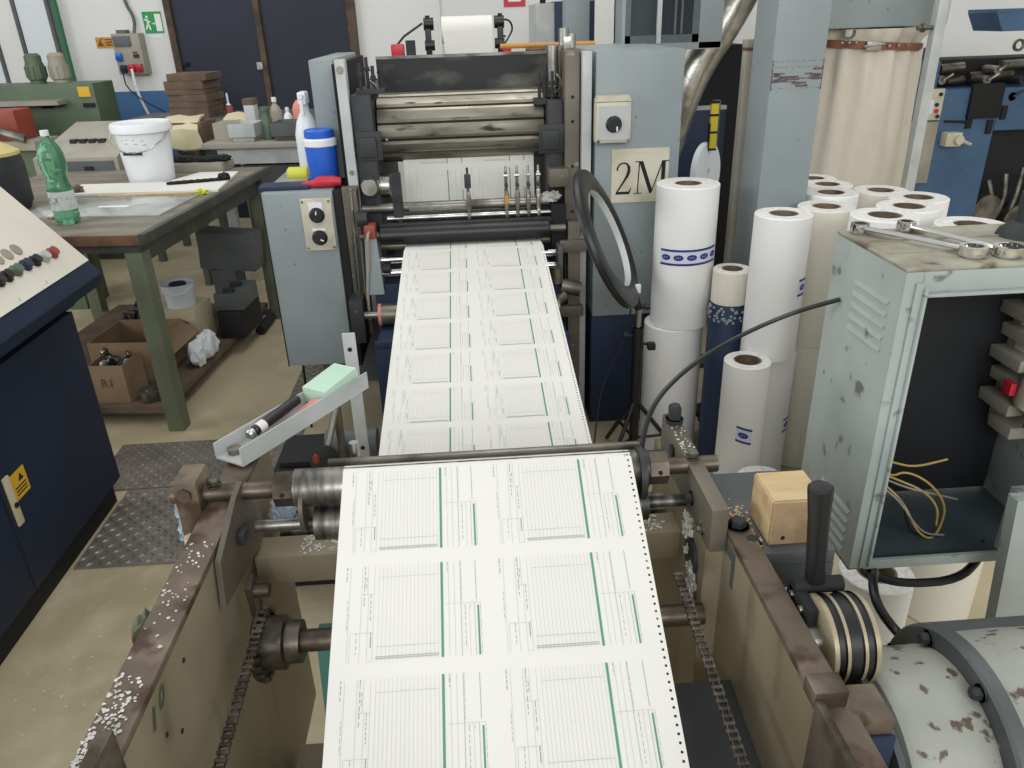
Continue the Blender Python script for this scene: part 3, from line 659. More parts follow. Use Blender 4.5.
for k in range(26): m.blob((.30+random.uniform(0, .07), 3.10+random.uniform(0, .03), 1.03+random.uniform(0, .03)), (.011, .008, .007), 0, 6, .8, 100+k)
obj('trim_waste', m, mSplat, P)
m = M(); m.box(.33, .388, 3.08, 3.149, .76, 1.02, 0, .004); m.box(.30, .33, 3.07, 3.15, .9, .96, 0, .003); obj('bearing_block', m, mBlackM, P)
m = M(); m.box(.345, .365, 2.98, 3.08, .72, .87, 0, .004); 
for z in (.76, .80, .84): m.cyl((.355, 2.98, z), (.355, 2.974, z), .006, n=10)
obj('hinge_plate', m, mGreyD, P)
m = M(); m.box(.395, .445, 3.06, 3.12, .05, .95, 0, .003); m.box(.36, .47, 3.04, 3.07, .83, .88, 0, .004); m.box(.35, .46, 3.04, 3.08, .55, .60, 0, .01); obj('rail', m, mFramePlateD, P)
m = M(); m.cyl((.36, 3.02, .70), (.44, 3.02, .68), .03, n=16); m.cyl((.335, 2.95, .735), (.335, 2.95, .80), .02, n=14); m.cyl((.30, 2.94, .64), (.37, 3.0, .66), .024, n=14); obj('clamp', m, mSteelW, P)
# chrome idlers and cream roller left of the web
m = M(); m.cyl((-.40, 3.06, .83), (.36, 3.06, .83), .016, n=18); m.cyl((-.40, 3.06, .775), (.36, 3.06, .775), .02, n=18); obj('chrome_idler', m, mChrome, P)
m = M(); m.cyl((-.42, 3.15, .865), (.36, 3.15, .865), .022, n=18); obj('idler', m, mDrum, P)
m = M(); m.cyl((-.385, 2.97, .63), (.35, 2.97, .63), .043, n=26, bev=.004); m.cyl((-.475, 2.97, .63), (-.385, 2.97, .63), .016, n=16, mi=1); m.cyl((-.387, 2.97, .63), (-.375, 2.97, .63), .0445, n=26, mi=2); obj('lower_roller', m, [mDrum, mSteelW, mPink], P)
m = M(); m.box(-.50, -.445, 2.94, 3.05, .52, .70, 0, .005); m.cyl((-.473, 2.94, .66), (-.473, 2.935, .66), .006, n=8, mi=1); obj('roller_bracket', m, [mCast, mSteelW], P)
m = M(); m.hexa([(-.43, 3.0, .705), (-.36, 3.0, .705), (-.36, 3.12, .705), (-.43, 3.12, .705), (-.418, 3.02, .93), (-.372, 3.02, .93), (-.372, 3.12, .93), (-.418, 3.12, .93)]); gb = obj('sensor_housing', m, mGrey, P)
m = M(); m.box(-.415, -.372, 3.01, 3.07, .93, .985, 0, .005); obj('red_connector', m, mRed, gb)
m = M(); m.tube([(-.395, 3.005, .96), (-.40, 2.975, .955), (-.405, 2.985, .85), (-.425, 2.99, .74), (-.43, 3.0, .60)], .006, 6, 0, 2); obj('sensor_cable', m, mBeige, gb)
m = M(); m.cyl((-.36, 3.04, .80), (-.33, 3.04, .80), .02, n=14); obj('bearing', m, mCast, P)
m = M(); m.cyl((-.40, 3.04, 1.005), (-.44, 3.04, 1.005), .03, n=16); obj('bearing', m, mCast, P)
m = M(); m.tube([(-.452, 3.05, .52), (-.438, 3.06, 1.0)], .008, 8); m.tube([(-.475, 3.05, .5), (-.458, 3.06, 1.12)], .009, 8); obj('guide_rod', m, mSteel, P)
m = M(); m.box(-.498, -.435, 3.10, 3.13, .5, 1.12, 0, .004); m.box(-.478, -.435, 3.06, 3.10, .93, 1.11, 0, .004); obj('side_panel', m, mFramePlateD, P)
# left control cabinet
m = M(); m.box(-.815, -.535, 3.10, 3.62, .365, 1.108, 0, .008); cab = obj('control_cabinet', m, mGrey, P)
m = M(); m.box(-.5345, -.50, 3.105, 3.62, .35, 1.105, 0, .004); m.box(-.8165, -.812, 3.098, 3.102, .365, 1.108); obj('cabinet_side', m, mBlackM, P)
m = M(); m.box(-.664, -.541, 3.085, 3.0995, .874, 1.083, 0, .006); sp = obj('switch_plate', m, mCreamD, P)
m = M(); m.box(-.632, -.578, 3.0825, 3.0852, 1.0, 1.068); m.box(-.63, -.577, 3.0825, 3.0852, .955, .965); obj('dial_label', m, mWhiteP, sp)
for (z, a) in ((1.018, .1), (.928, 2.0)):
    m = M(); m.lathe([(0, 0), (.031, 0), (.03, .006), (.024, .01), (.022, .026), (0, .026)], (-.603, 3.085, z), (0, -1, 0), 26); kn = obj('rotary_knob', m, mBlack, sp)
    m = M(); m.box(-.0022, .0022, -.001, .001, .006, .02); 
    Rz = Matrix.Translation((-.603, 3.0585, z)) @ Matrix.Rotation(a, 4, 'Y')
    for v in m.bm.verts: v.co = Rz @ v.co
    obj('pointer', m, mSignW, kn)
for x in (-.654, -.551):
    for z in (.886, 1.071): m = M(); m.cyl((x, 3.085, z), (x, 3.0825, z), .005, n=10); obj('plate_screw', m, mSteelW, sp)
m = M(); m.box(-.80, -.45, 3.7, 4.1, .0, .364, 0, .01); obj('pedestal', m, mGreyD, P)
m = M(); m.tube([(-.80, 3.3, .36), (-.795, 3.25, .2), (-.79, 3.22, .0)], .006, 6); obj('cable', m, mBlack, P)
# right cabinet with the 2M plate (own unit bolted to the press: same machine)
m = M(); m.box(.505, .845, 3.10, 3.9, .525, 1.578, 0, .008); obj('upper_cabinet', m, mGrey, P)
m = M(); m.box(.505, .80, 3.115, 3.9, 0, .524, 0, .006); obj('lower_cabinet', m, mNavy, P)
m = M(); m.box(.735, .80, 3.10, 3.114, 0, .524); obj('cabinet_pillar', m, mConsole, P)
m = M(); m.box(.498, .632, 3.03, 3.0995, 1.255, 1.405, 0, .008); m.prism([(.498, 3.03, 1.406), (.632, 3.03, 1.406), (.625, 3.03, 1.425), (.505, 3.03, 1.425)], (0, .065, 0)); sw = obj('switch_box', m, mCreamD, P)
m = M(); m.box(.509, .621, 3.0265, 3.0305, 1.268, 1.39); obj('dial_label', m, mGreyL, sw)
m = M(); m.lathe([(0, 0), (.031, 0), (.03, .007), (.025, .012), (.024, .03), (0, .03)], (.565, 3.027, 1.325), (0, -1, 0), 26); kn = obj('rotary_knob', m, mBlack, sw)
m = M(); m.box(.57, .575, 2.996, 2.9985, 1.303, 1.32); obj('pointer', m, mSignW, kn)
for x in (.507, .623): m = M(); m.cyl((x, 3.03, 1.263), (x, 3.026, 1.263), .006, n=10); obj('box_screw', m, mSteelW, sw)
m = M(); m.box(.574, .803, 3.095, 3.0995, 1.012, 1.222); pl = obj('number_plate', m, mAgedPaper, P)
def glyph2M(m, ox, oz, H, y):
    def poly(pts): m.face([(ox+a*H, y, oz+b*H) for a, b in pts])
    # 2 : stroke of varying width along a centre line
    cl = [(.06, .74, .055), (.08, .84, .05), (.15, .93, .05), (.26, .965, .045), (.37, .93, .06), (.43, .83, .09), (.43, .70, .10), (.38, .56, .085), (.28, .40, .065), (.17, .23, .05), (.06, .06, .045)]
    L = []; Rr = []
    for i, (a, b, w) in enumerate(cl):
        q0 = cl[max(i-1, 0)]; q1 = cl[min(i+1, len(cl)-1)]; d = Vector((q1[0]-q0[0], q1[1]-q0[1])).normalized(); n = Vector((-d.y, d.x))
        L.append((a+n.x*w/2, b+n.y*w/2)); Rr.append((a-n.x*w/2, b-n.y*w/2))
    for i in range(len(cl)-1): poly([L[i], L[i+1], Rr[i+1], Rr[i]])
    poly([(.02, 0), (.46, 0), (.47, .085), (.05, .085)]); poly([(.46, 0), (.53, .20), (.50, .20), (.44, .085)])
    # M
    o = .60
    def pm(pts): poly([(o+a, b) for a, b in pts])
    pm([(.10, 0), (.135, 0), (.175, 1), (.14, 1)]); pm([(0, 0), (.26, 0), (.26, .03), (0, .03)]); pm([(.02, .97), (.2, .97), (.2, 1), (.02, 1)])
    pm([(.14, 1), (.27, 1), (.585, .12), (.53, .0), (.50, .0)]); pm([(.53, 0), (.57, .02), (.90, .96), (.86, .97)])
    pm([(.84, 0), (.97, 0), (.98, 1), (.86, 1)]); pm([(.73, 0), (1.08, 0), (1.08, .03), (.73, .03)]); pm([(.86, .97), (1.08, .97), (1.08, 1), (.86, 1)])
m = M(); glyph2M(m, .588, 1.045, .128, 3.0942); obj('lettering', m, mBlackM, pl)
m = M(); m.box(.60, .76, 3.0935, 3.0948, 1.205, 1.2058); obj('pencil_line', m, mInk, pl)

# glazed switch cabinet on posts behind the press
t = thing('glazed_cabinet', 'grey cabinet with dark glazed door above the 2M cabinet', 'cabinet', (1.0, 3.9, 0))
m = M(); z0, z1 = 1.545, 2.15
m.box(.735, 1.20, 3.80, 4.0, z0, z0+.03); m.box(.735, 1.20, 3.97, 4.0, z0, z1); m.box(1.09, 1.20, 3.80, 4.0, z0, z1, 0, .004); m.box(.735, .75, 3.80, 4.0, z0, z1); m.box(.735, 1.2, 3.8, 4.0, z1, z1+.03)
obj('shell', m, mGrey, t)
m = M(); m.box(.75, .775, 3.80, 3.83, z0+.03, z1); m.box(1.06, 1.09, 3.80, 3.83, z0+.03, z1); m.box(.75, 1.09, 3.80, 3.83, z0+.03, z0+.065); m.box(.895, .915, 3.795, 3.835, z0+.03, z1, 1)
obj('door_frame', m, [mGreyD, mGreyL], t)
m = M(); m.box(.775, 1.06, 3.812, 3.818, z0+.065, z1); obj('glazing', m, mGlassD, t)
m = M(); m.box(.975, .985, 3.803, 3.8118, z0+.068, z1); m.box(1.005, 1.015, 3.803, 3.8118, z0+.068, z1); obj('inner_rail', m, mGreyD, t)
for x in (.75, .86):
    m = M(); m.box(x, x+.05, 3.93, 3.98, 0, z0); obj('leg', m, mGreyD, t)
# grey steel column left of it and navy cabinet by the wall
m = M(); m.box(.55, .68, 4.4, 4.5, 0, 4.0, 0, .006); tag(obj('steel_column', m, mGrey), 'grey steel column rising behind the press drum at right', 'column')
t = thing('tall_cabinet', 'tall navy and grey cabinet with lifting eye by the back wall', 'cabinet', (.7, 6.4, 0))
m = M(); m.box(.56, .70, 6.2, 6.8, 0, 1.79, 0, .005); obj('grey_side', m, mGreyL, t)
m = M(); m.box(.701, 1.02, 6.18, 6.8, 0, 1.80, 0, .005); obj('navy_body', m, mNavy, t)
m = M(); m.lathe([(.022, -.006), (.034, -.006), (.034, .006), (.022, .006)], (.78, 6.3, 1.845), (0, 1, 0), 18, close=True); m.box(.60, .64, 6.24, 6.28, 1.79, 1.83); m.box(.585, .655, 6.23, 6.27, 1.83, 1.845); m.box(.772, .788, 6.29, 6.31, 1.80, 1.812); obj('lifting_eye', m, mBlackM, t)
# unwind stand with the paper reel behind
CTX.T = Matrix.Translation((.075, 0, -.045))
t = thing('unwind_stand', 'black roll stand behind the press, holding white reel', 'stand', (-.1, 4.35, 0))
m = M(); m.box(-.34, .20, 4.2, 4.5, 1.53, 1.565, 0, .004); m.box(-.30, .16, 4.19, 4.2, 1.535, 1.56, 0); m.box(-.30, -.24, 4.3, 4.4, 0, 1.53); m.box(.10, .16, 4.3, 4.4, 0, 1.53); obj('base_frame', m, mGreyD, t)
for x in (-.235, .135):
    m = M(); m.box(x-.015, x+.015, 4.33, 4.37, 1.565, 1.745, 0, .004); m.cyl((x, 4.35, 1.735), (x, 4.35, 1.77), .012, n=10); m.cyl((x+(.03 if x < 0 else -.03), 4.35, 1.73), (x-(.02 if x < 0 else -.02), 4.35, 1.73), .03, n=16); m.cyl((x+(.03 if x < 0 else -.03), 4.35, 1.63), (x-(.02 if x < 0 else -.02), 4.35, 1.63), .025, n=16)
    obj('upright', m, mBlack, t)
m = M(); m.tube([(-.39, 4.25, 1.60), (-.385, 4.25, 1.66), (-.26, 4.3, 1.735)], .006, 6, 0, 1); m.box(-.345, -.30, 4.2, 4.26, 1.565, 1.66); obj('lever_arm', m, mCast, t)
m = M(); m.box(-.42, -.355, 4.2, 4.25, 1.575, 1.645, 0, .008); m.box(-.40, -.36, 4.2, 4.25, 1.53, 1.575); obj('red_handle', m, mRedB, t)
m = M(); m.lathe([(.018, -.256), (.062, -.256), (.063, -.252), (.063, .0), (.018, .0)], (.092, 4.35, 1.70), (1, 0, 0), 30, close=True)
m2 = M(); m2.hexa([(-.15, 4.28, 1.585), (.09, 4.28, 1.585), (.09, 4.2865, 1.585), (-.15, 4.2865, 1.585), (-.162, 4.285, 1.70), (.092, 4.285, 1.70), (.092, 4.2915, 1.70), (-.162, 4.2915, 1.70)])
rl = tag(obj('paper_reel', m, mPaper), 'white paper reel hanging in the black stand behind press', 'paper roll'); obj('hanging_sheet', m2, mPaper, rl)
m = M(); m.tube([(.165+.035*cos(a), 4.4, 1.70+.04*sin(a)) for a in [i*pi/8 for i in range(-2, 13)]], .005, 6)
m.tube([(.19, 4.4, 1.67), (.16, 4.38, 1.63), (.13, 4.36, 1.62)], .005, 6); tag(obj('black_hose', m, mBlack), 'small loop of black hose beside the paper reel', 'hose')
m = M(); m.tube([(.155, 4.3, 1.60), (.165, 4.25, 1.60)], .02, 10); obj('red_knob', m, mRedB, t)
CTX.T = IDT
m = M(); m.cyl((.185, 3.9, 1.583), (.625, 3.87, 1.583), .011, n=14); tag(obj('brown_rod', m, mBrown), 'orange brown rod laid across behind the press top', 'rod')
m = M(); m.cyl((.30, 3.86, 1.565), (.60, 3.84, 1.566), .009, n=14); tag(obj('thin_rod', m, mCardD), 'thinner brown rod lying just beneath orange brown rod', 'rod')
m = M(); m.box(.10, .60, 3.80, 4.1, 1.40, 1.552); obj('rear_cover', m, mBeige, P)

# ------------------------------------------------------------------ things on the left control cabinet
ZC = 1.1085
t = thing('cooler_jug', 'blue jug with white collar standing on the control cabinet', 'jug', (-.59, 3.24, ZC))
m = M(); m.lathe([(0, 0), (.054, 0), (.058, .006), (.063, .15), (.063, .155), (0, .155)], (-.585, 3.262, ZC), (0, 0, 1), 32); obj('body', m, mBlueP, t)
m = M(); m.lathe([(.064, .15), (.068, .153), (.068, .175), (.06, .182), (0, .182)], (-.585, 3.262, ZC), (0, 0, 1), 32); obj('collar', m, mWhiteP, t)
m = M(); m.lathe([(.057, .18), (.059, .184), (.059, .21), (.054, .214), (.05, .211), (0, .211)], (-.585, 3.262, ZC), (0, 0, 1), 32); obj('lid', m, mBlueP, t)
t = thing('spray_bottle', 'white spray bottle standing behind the blue jug', 'bottle', (-.70, 3.45, ZC))
m = M(); m.lathe([(0, 0), (.05, 0), (.052, .01), (.052, .17), (.04, .22), (.02, .26), (.018, .29), (0, .29)], (-.675, 3.50, ZC), (0, 0, 1), 24); obj('body', m, mWhiteT, t)
m = M(); m.box(-.69, -.655, 3.45, 3.53, ZC+.29, ZC+.34, 0, .008); m.cyl((-.6725, 3.45, ZC+.325), (-.6725, 3.425, ZC+.325), .01, n=12); m.box(-.678, -.667, 3.44, 3.455, ZC+.25, ZC+.31, 0, .003); obj('trigger_head', m, mWhiteP, t)
m = M(); m.box(-.828, -.63, 3.14, 3.235, ZC, ZC+.018, 0, .005); tag(obj('blue_case', m, mNavy), 'flat dark blue case on the front edge of cabinet', 'case')
m = M(); m.box(-.79, -.66, 3.24, 3.35, ZC, ZC+.012); tag(obj('grey_pad', m, mBeige), 'thin grey pad lying behind the blue case', 'pad')
m = M(); m.cyl((-.755, 3.37, ZC+.0275), (-.66, 3.36, ZC+.0275), .0265, n=20, bev=.008); tag(obj('yellow_tube', m, mYelG), 'yellow green tube lying behind the blue case', 'tube')
t = thing('red_marker', 'red bottle lying in front of the blue jug', 'bottle', (-.57, 3.17, ZC))
m = M(); m.tube([(-.645, 3.165, ZC+.0165), (-.61, 3.165, ZC+.0175), (-.595, 3.165, ZC+.024), (-.54, 3.17, ZC+.024), (-.505, 3.17, ZC+.021)], [.012, .015, .022, .023, .016], 14); obj('body', m, mRedB, t)
m = M(); m.cyl((-.66, 3.165, ZC+.0165), (-.645, 3.165, ZC+.0165), .010, n=12); obj('cap', m, mRed, t)

# ================================================================== PAPER WEB
path = [(3.31, 1.23), (3.285, 1.02), (3.27, .945), (3.21, .895), (3.10, .882), (3.06, .885), (2.93, .897), (2.5, .8334), (2.0, .7594), (1.6, .7002), (1.43, .675), (1.405, .677), (1.385, .69), (1.37, .71), (1.2905, .90), (1.2915, .909)]
RC, ZCc, RR = 1.255, .909, .0365            # guide roller that the web turns over
for a in (15, 35, 55, 75, 95, 108, 116): path.append((RC+RR*cos(radians(a)), ZCc+RR*sin(radians(a))))
e = path[-1]; s1 = .531
n1 = radians(90+math.degrees(math.atan(s1))); pt = (RC+RR*cos(n1), ZCc+RR*sin(n1)); path.append(pt)
for k in range(1, 9): d = k*.12; path.append((pt[0]-d*cos(math.atan(s1)), pt[1]-d*sin(math.atan(s1))))
S = [0]
for a, b in zip(path, path[1:]): S.append(S[-1]+math.hypot(b[0]-a[0], b[1]-a[1]))
UL, UR = -.261, .281
def web(s, tt, lift=0):
    i = 0
    while i < len(S)-2 and S[i+1] < s: i += 1
    f = (s-S[i])/(S[i+1]-S[i]); a, b = path[i], path[i+1]; d = Vector((b[0]-a[0], b[1]-a[1])).normalized()
    nrm = Vector((d.y, -d.x))
    return Vector((UL+tt, a[0]+(b[0]-a[0])*f+nrm.x*lift, a[1]+(b[1]-a[1])*f+nrm.y*lift))
def strip(m, s0, s1, t0, t1, lift, mi=0):
    ss = [s0] + [x for x in S if s0+1e-4 < x < s1-1e-4] + [s1]
    for a, b in zip(ss, ss[1:]): m.face([web(a, t0, lift), web(a, t1, lift), web(b, t1, lift), web(b, t0, lift)], mi)
W = UR-UL; PITCH = .0127; hole0 = W-.0125
m = M(); strip(m, 0, S[-1]-.001, 0, hole0, 0)
# margin with real sprocket holes
k = 0; s = S[6]+.01
strip(m, 0, s, hole0, W, 0)
while s+PITCH < S[-1]-.002:
    c = (s+PITCH/2, hole0+.0055); hr = .0023; n = 8
    out = []
    for q in range(n):
        a = 2*pi*q/n + pi/8
        out.append((c[0]+hr*cos(a), c[1]+hr*sin(a)))
    sq = [(s+PITCH, W), (s, W), (s, hole0), (s+PITCH, hole0)]
    ring = [web(a, b) for a, b in out]; co_ = [web(a, b) for a, b in sq]
    idx = [(0, 1), (2, 3), (4, 5), (6, 7)]       # octagon vertices facing each corner
    R8 = [m._v(p) for p in ring]; C4 = [m._v(p) for p in co_]
    for j in range(4):
        a, b = idx[j]; nx = idx[(j+1) % 4][0]
        m.bm.faces.new((C4[j], R8[b], R8[a])); m.bm.faces.new((C4[j], C4[(j+1) % 4], R8[nx], R8[b]))
    s += PITCH
strip(m, s, S[-1]-.001, hole0, W, 0)
bmesh.ops.remove_doubles(m.bm, verts=m.bm.verts, dist=.00005)
WB = tag(obj('paper_web', m, mPaper), 'long white printed paper web running from press to the front', 'paper web')
pr = M(); gr = M(); rr = random.Random(9)
def ln(s0, s1, t0, w=.0005, mi=0): strip(pr, max(s0, .0), min(s1, S[-1]-.002), t0-w/2, t0+w/2, .0006, mi)
def dash(s0, s1, t0, w, mi, a=.006, g=.003):
    s = s0
    while s < s1:
        L = rr.uniform(.4, 1.6)*a; ln(s, min(s+L, s1), t0, w, mi); s += L + g*rr.uniform(.5, 1.5)
def cross(s0, t0, t1, w=.0005, mi=0): strip(pr, s0-w/2, s0+w/2, t0, t1, .0006, mi)
PER = .189; s_ref = S[-9] + (pt[0]-1.077)*1.145 - .189*30   # phase so that a green bar begins below the guide roller
S_UP = S[6] + (2.93-1.98)*1.011        # a form begins here on the sloping upper run
starts = [S_UP + PER*k for k in range(-12, 4) if S[0]-.15 < S_UP + PER*k and S_UP + PER*k + .165 < S[13]+.03]
starts += [s_ref + PER*k for k in range(60) if s_ref + PER*k > S[14]-.06 and s_ref + PER*k < S[-1]]
for fs in starts:
    if fs + .16 > 0.02 and fs < S[-1]-.01:
        for b0 in (0, .26):
            a, e2 = max(fs, .002), min(fs+.162, S[-1]-.003)
            def L_(f0, f1, t, w=.0005, mi=0):
                s0, s1 = max(fs+f0, .002), min(fs+f1, S[-1]-.003)
                if s1-s0 > .004: ln(s0, s1, b0+t, w, mi)
            def D_(f0, f1, t, w, mi, aa=.006, g=.003):
                s0, s1 = max(fs+f0, .002), min(fs+f1, S[-1]-.003)
                if s1-s0 > .004: dash(s0, s1, b0+t, w, mi, aa, g)
            def C_(f, t0, t1, w=.0005, mi=0):
                s0 = fs+f
                if .002 < s0 < S[-1]-.003: cross(s0, b0+t0, b0+t1, w, mi)
            L_(0, .162, .026); D_(0, .03, .020, .0014, 1); D_(.06, .11, .0235, .0008, 1)
            L_(0, .162, .046); L_(0, .05, .056); L_(.05, .162, .058); L_(0, .162, .067); D_(0, .07, .0505, .0012, 1); D_(.02, .04, .0535, .001, 1)
            D_(.05, .095, .062, .0011, 1); D_(.115, .14, .0635, .0016, 1, .01, .001); D_(.115, .15, .040, .0009, 1)
            C_(.05, .046, .067); C_(.115, .030, .067); C_(.162, .058, .067); L_(.115, .162, .030)
            for k in range(16): L_(0, .162, .075+k*.0066, .00042)
            C_(.021, .075, .174, .0006); C_(.139, .072, .174, .0007); C_(.155, .072, .174, .0016); C_(.158, .072, .174, .0016)
            L_(0, .162, .1805, .0042, 2)
            L_(0, .162, .192, .0005); D_(0, .02, .190, .001, 1); L_(0, .162, .2015, .0005); L_(0, .162, .212, .0007, 1); D_(.0, .07, .2135, .0005, 1)
            L_(0, .07, .238, .0008, 1); C_(.075, .186, .2455)
            D_(.078, .15, .219, .0009, 1); L_(.075, .162, .226); D_(.08, .10, .228, .001, 1, .002, .02); L_(.075, .162, .2345, .0006, 1); L_(.08, .162, .2405, .003, 2); D_(.078, .16, .2445, .0006, 1)
obj('printed_form', pr, [mInk, mInkD, mInkG], WB, 0)
# ================================================================== FRONT DELIVERY UNIT (side frames, rollers, chains)
F = thing('delivery_unit', 'rusty steel side frames with rollers carrying the web in front', 'machine', (0, .9, 0))
def frame_side(sgn):
    """one thick side frame: web plate + top flange; sgn -1 left, +1 right"""
    xi, xo = (-.467, -.522) if sgn < 0 else (.425, .468)
    zt = .895 if sgn < 0 else .872
    y0, y1 = .30, (1.50 if sgn < 0 else 1.12)
    m = M(); a, b = sorted((xi, xi+sgn*.018)); m.box(a, b, y0, y1, .12, zt-.014, 0)
    pl = obj('side_frame', m, mFramePlate, F)
    m = M(); a, b = sorted((xi-sgn*.001, xo)); m.box(a, b, y0, y1, zt-.014, zt, 0, .003)
    fl = obj('flange', m, mFrameTop, pl)
    return pl
fl = frame_side(-1); fr = frame_side(1)
m = M(); X = -.4664      # painted digits 10 on the inner face of the frame
def dig(pts): m.face([(X, .80+a, .852+b) for a, b in pts])
dig([(-.028, -.016), (-.020, -.019), (-.006, .012), (-.014, .015)])
for k in range(16):
    def e_(k, rv, rz): a = 2*pi*k/16; return (.016+rv*cos(a)+.45*rz*sin(a), .004+rz*sin(a))
    dig([e_(k, .0045, .009), e_(k+1, .0045, .009), e_(k+1, .0105, .0155), e_(k, .0105, .0155)])
obj('painted_number', m, mat('dark_green_paint', '#3f4c41', .7), fl)
for (yy, z) in ((.80, .80), (.90, .84), (.84, .76)): m = M(); m.cyl((-.4668, yy, z), (-.4655, yy, z), .004, n=10); obj('bolt_hole', m, mBlackM, fl)
m = M()
def flake(m, x, y, z, r, rr):
    a = rr.uniform(0, 6.28); q = []
    for k in range(5): b = a+2*pi*k/5; w = r*rr.uniform(.5, 1.1); q.append((x+w*cos(b), y+w*sin(b), z+rr.uniform(.0003, .0012)))
    m.face(q); m.face([(p[0], p[1], z) for p in q][::-1])
    for k in range(5): p, p2 = q[k], q[(k+1) % 5]; m.face([(p[0], p[1], z), (p2[0], p2[1], z), p2, p])
rq = random.Random(31)
for k in range(800): flake(m, -.497+rq.uniform(-.023, .019), .60+abs(rq.gauss(0, .09)), .8951+.0003*(k % 5), rq.uniform(.0012, .0042), rq)
for k in range(46): flake(m, -.495+rq.uniform(-.022, .022), .92+rq.uniform(0, .2), .8951, rq.uniform(.0015, .0035), rq)
tag(obj('trim_waste', m, mSplat, fl), kind='stuff')
m = M(); m.box(-.482, -.462, .63, .69, .78, .94, 0, .003); m.box(-.515, -.482, .63, .642, .80, .93, 0, .003); obj('stop_bracket', m, mShaft, fl)
m = M(); m.prism([(-.463, 1.06, .80), (-.463, 1.30, .76), (-.463, 1.30, .89), (-.463, 1.255, .93), (-.463, 1.21, .925), (-.463, 1.08, .882)], (.010, 0, 0)); obj('bearing_plate', m, mFramePlateD, F)
m = M(); m.box(-.4525, -.44, 1.17, 1.20, .845, .87, 0, .003); obj('stop_lug', m, mCast, F)
m = M(); m.box(-.568, -.524, 1.22, 1.29, .72, .955, 0, .004); ob_ = obj('outer_bracket', m, mFrameTop, F)
m = M(); m.cyl((-.548, 1.22, .93), (-.548, 1.214, .93), .014, n=6); obj('bracket_bolt', m, mShaft, ob_)
# guide shaft and rollers
m = M(); m.cyl((-.585, RC, ZCc), (.452, RC, ZCc), .0165, n=22); shf = obj('guide_shaft', m, mShaft, F)
m = M(); m.cyl((-.355, RC, ZCc), (.315, RC, ZCc), RR-.0004, n=40); obj('guide_roller', m, mRollerSt, F)
for (a, b) in ((-.392, -.357), (.317, .352)):
    m = M(); m.cyl((a, RC, ZCc), (b, RC, ZCc), .034, n=8); m.cyl(((a+b)/2, RC-.031, ZCc+.006), ((a+b)/2, RC-.036, ZCc+.007), .004, n=8, mi=1); obj('shaft_collar', m, [mShaft, mBlackM], F)
m = M(); m.lathe([(0, 0), (.052, 0), (.052, .012), (.03, .012), (.03, .02), (0, .02)], (.296, RC, ZCc-.012), (1, 0, 0), 30); obj('end_disc', m, mCast, F)
m = M(); m.cyl((-.325, 1.245, .835), (.315, 1.245, .835), .034, n=30); m.cyl((-.44, 1.245, .835), (-.325, 1.245, .835), .012, n=14); m.cyl((.315, 1.245, .835), (.42, 1.245, .835), .012, n=14); obj('lower_roller', m, mRollerSt, F)
m = M(); m.cyl((-.44, 1.405, .711), (.40, 1.405, .711), .033, n=30); obj('dip_roller', m, mRollerSt, F)
m = M(); m.lathe([(0, 0), (.05, 0), (.05, .008), (0, .008)], (-.345, 1.25, .872), (1, 0, 0), 28); obj('end_disc', m, mFramePlateD, F)
m = M(); m.box(-.30, .31, 1.298, 1.310, .922, .938, 0, .003); obj('web_guide_bar', m, mSteelW, F)
m = M(); m.cyl((-.25, 1.325, .70), (-.25, 1.325, .962), .009, n=12); obj('bar_pin', m, mSteel, F)
m = M(); m.box(-.462, .424, 1.255, 1.325, .685, .752, 0, .005); cb = obj('cross_beam', m, mFramePlate, F)
m = M()
for k in range(70):
    x = rq.choice((rq.uniform(-.37, -.265), rq.uniform(.29, .36)))
    for q_ in range(3): flake(m, x+rq.uniform(-.01, .01), rq.uniform(1.262, 1.318), .7522+.0004*q_, rq.uniform(.002, .0045), rq)
tag(obj('trim_crumbs', m, mSplat, cb), kind='stuff')
for x in (-.505, .405):
    m = M(); m.hexbolt((x, RC, ZCc+.016), (0, 0, 1), .010, .012); obj('lock_bolt', m, mSteelW, shf)
# right: separate thick bearing plate with bolts
m = M(); m.box(.392, .4235, 1.085, 1.45, .83, .92, 0, .004); bp_ = obj('bearing_plate', m, mFramePlateD, F)
m = M(); m.hexbolt((.408, 1.41, .92), (0, 0, 1), .014, .035); obj('bolt', m, mCast, bp_)
m = M(); m.hexbolt((.446, 1.10, .872), (0, 0, 1), .015, .014); obj('bolt', m, mCast, bp_)
m = M(); m.hexbolt((.392, 1.20, .87), (-1, 0, 0), .011, .012); obj('bolt', m, mCast, bp_)
m = M(); m.hexbolt((.392, 1.125, .852), (-1, 0, 0), .008, .010); obj('bolt', m, mSteelW, bp_)
m = M(); m.cyl((.388, 1.35, .885), (.393, 1.35, .885), .014, n=16); obj('bolt_hole', m, mBlackM, bp_)
m = M()
for k in range(30): flake(m, .408+rq.uniform(-.012, .012), 1.27+rq.uniform(0, .12), .9202, rq.uniform(.0015, .0035), rq)
tag(obj('trim_crumbs', m, mSplat, bp_), kind='stuff')
m = M(); m.box(.392, .4258, 1.10, 1.50, .12, .829); obj('inner_plate', m, mFramePlate, F)
m = M(); m.lathe([(0, 0), (.036, 0), (.036, .006), (0, .006)], (.392, 1.17, .76), (-1, 0, 0), 24); 
obj('cover_disc', m, mCast, F)
m = M()
for k in range(40): m.blob((.388-abs(random.gauss(0, .003)), 1.15+random.gauss(0, .010)-.0, .745-.0026*k+random.uniform(-.01, .01)), (.004, .008, .007), 0, 6, .9, 600+k)
for k in range(26): m.blob((.388+random.gauss(0, .002), 1.20+random.gauss(0, .012), .795+random.gauss(0, .018)), (.004, .008, .007), 0, 6, .9, 700+k)
tag(obj('trim_waste', m, mSplat, F), kind='stuff')
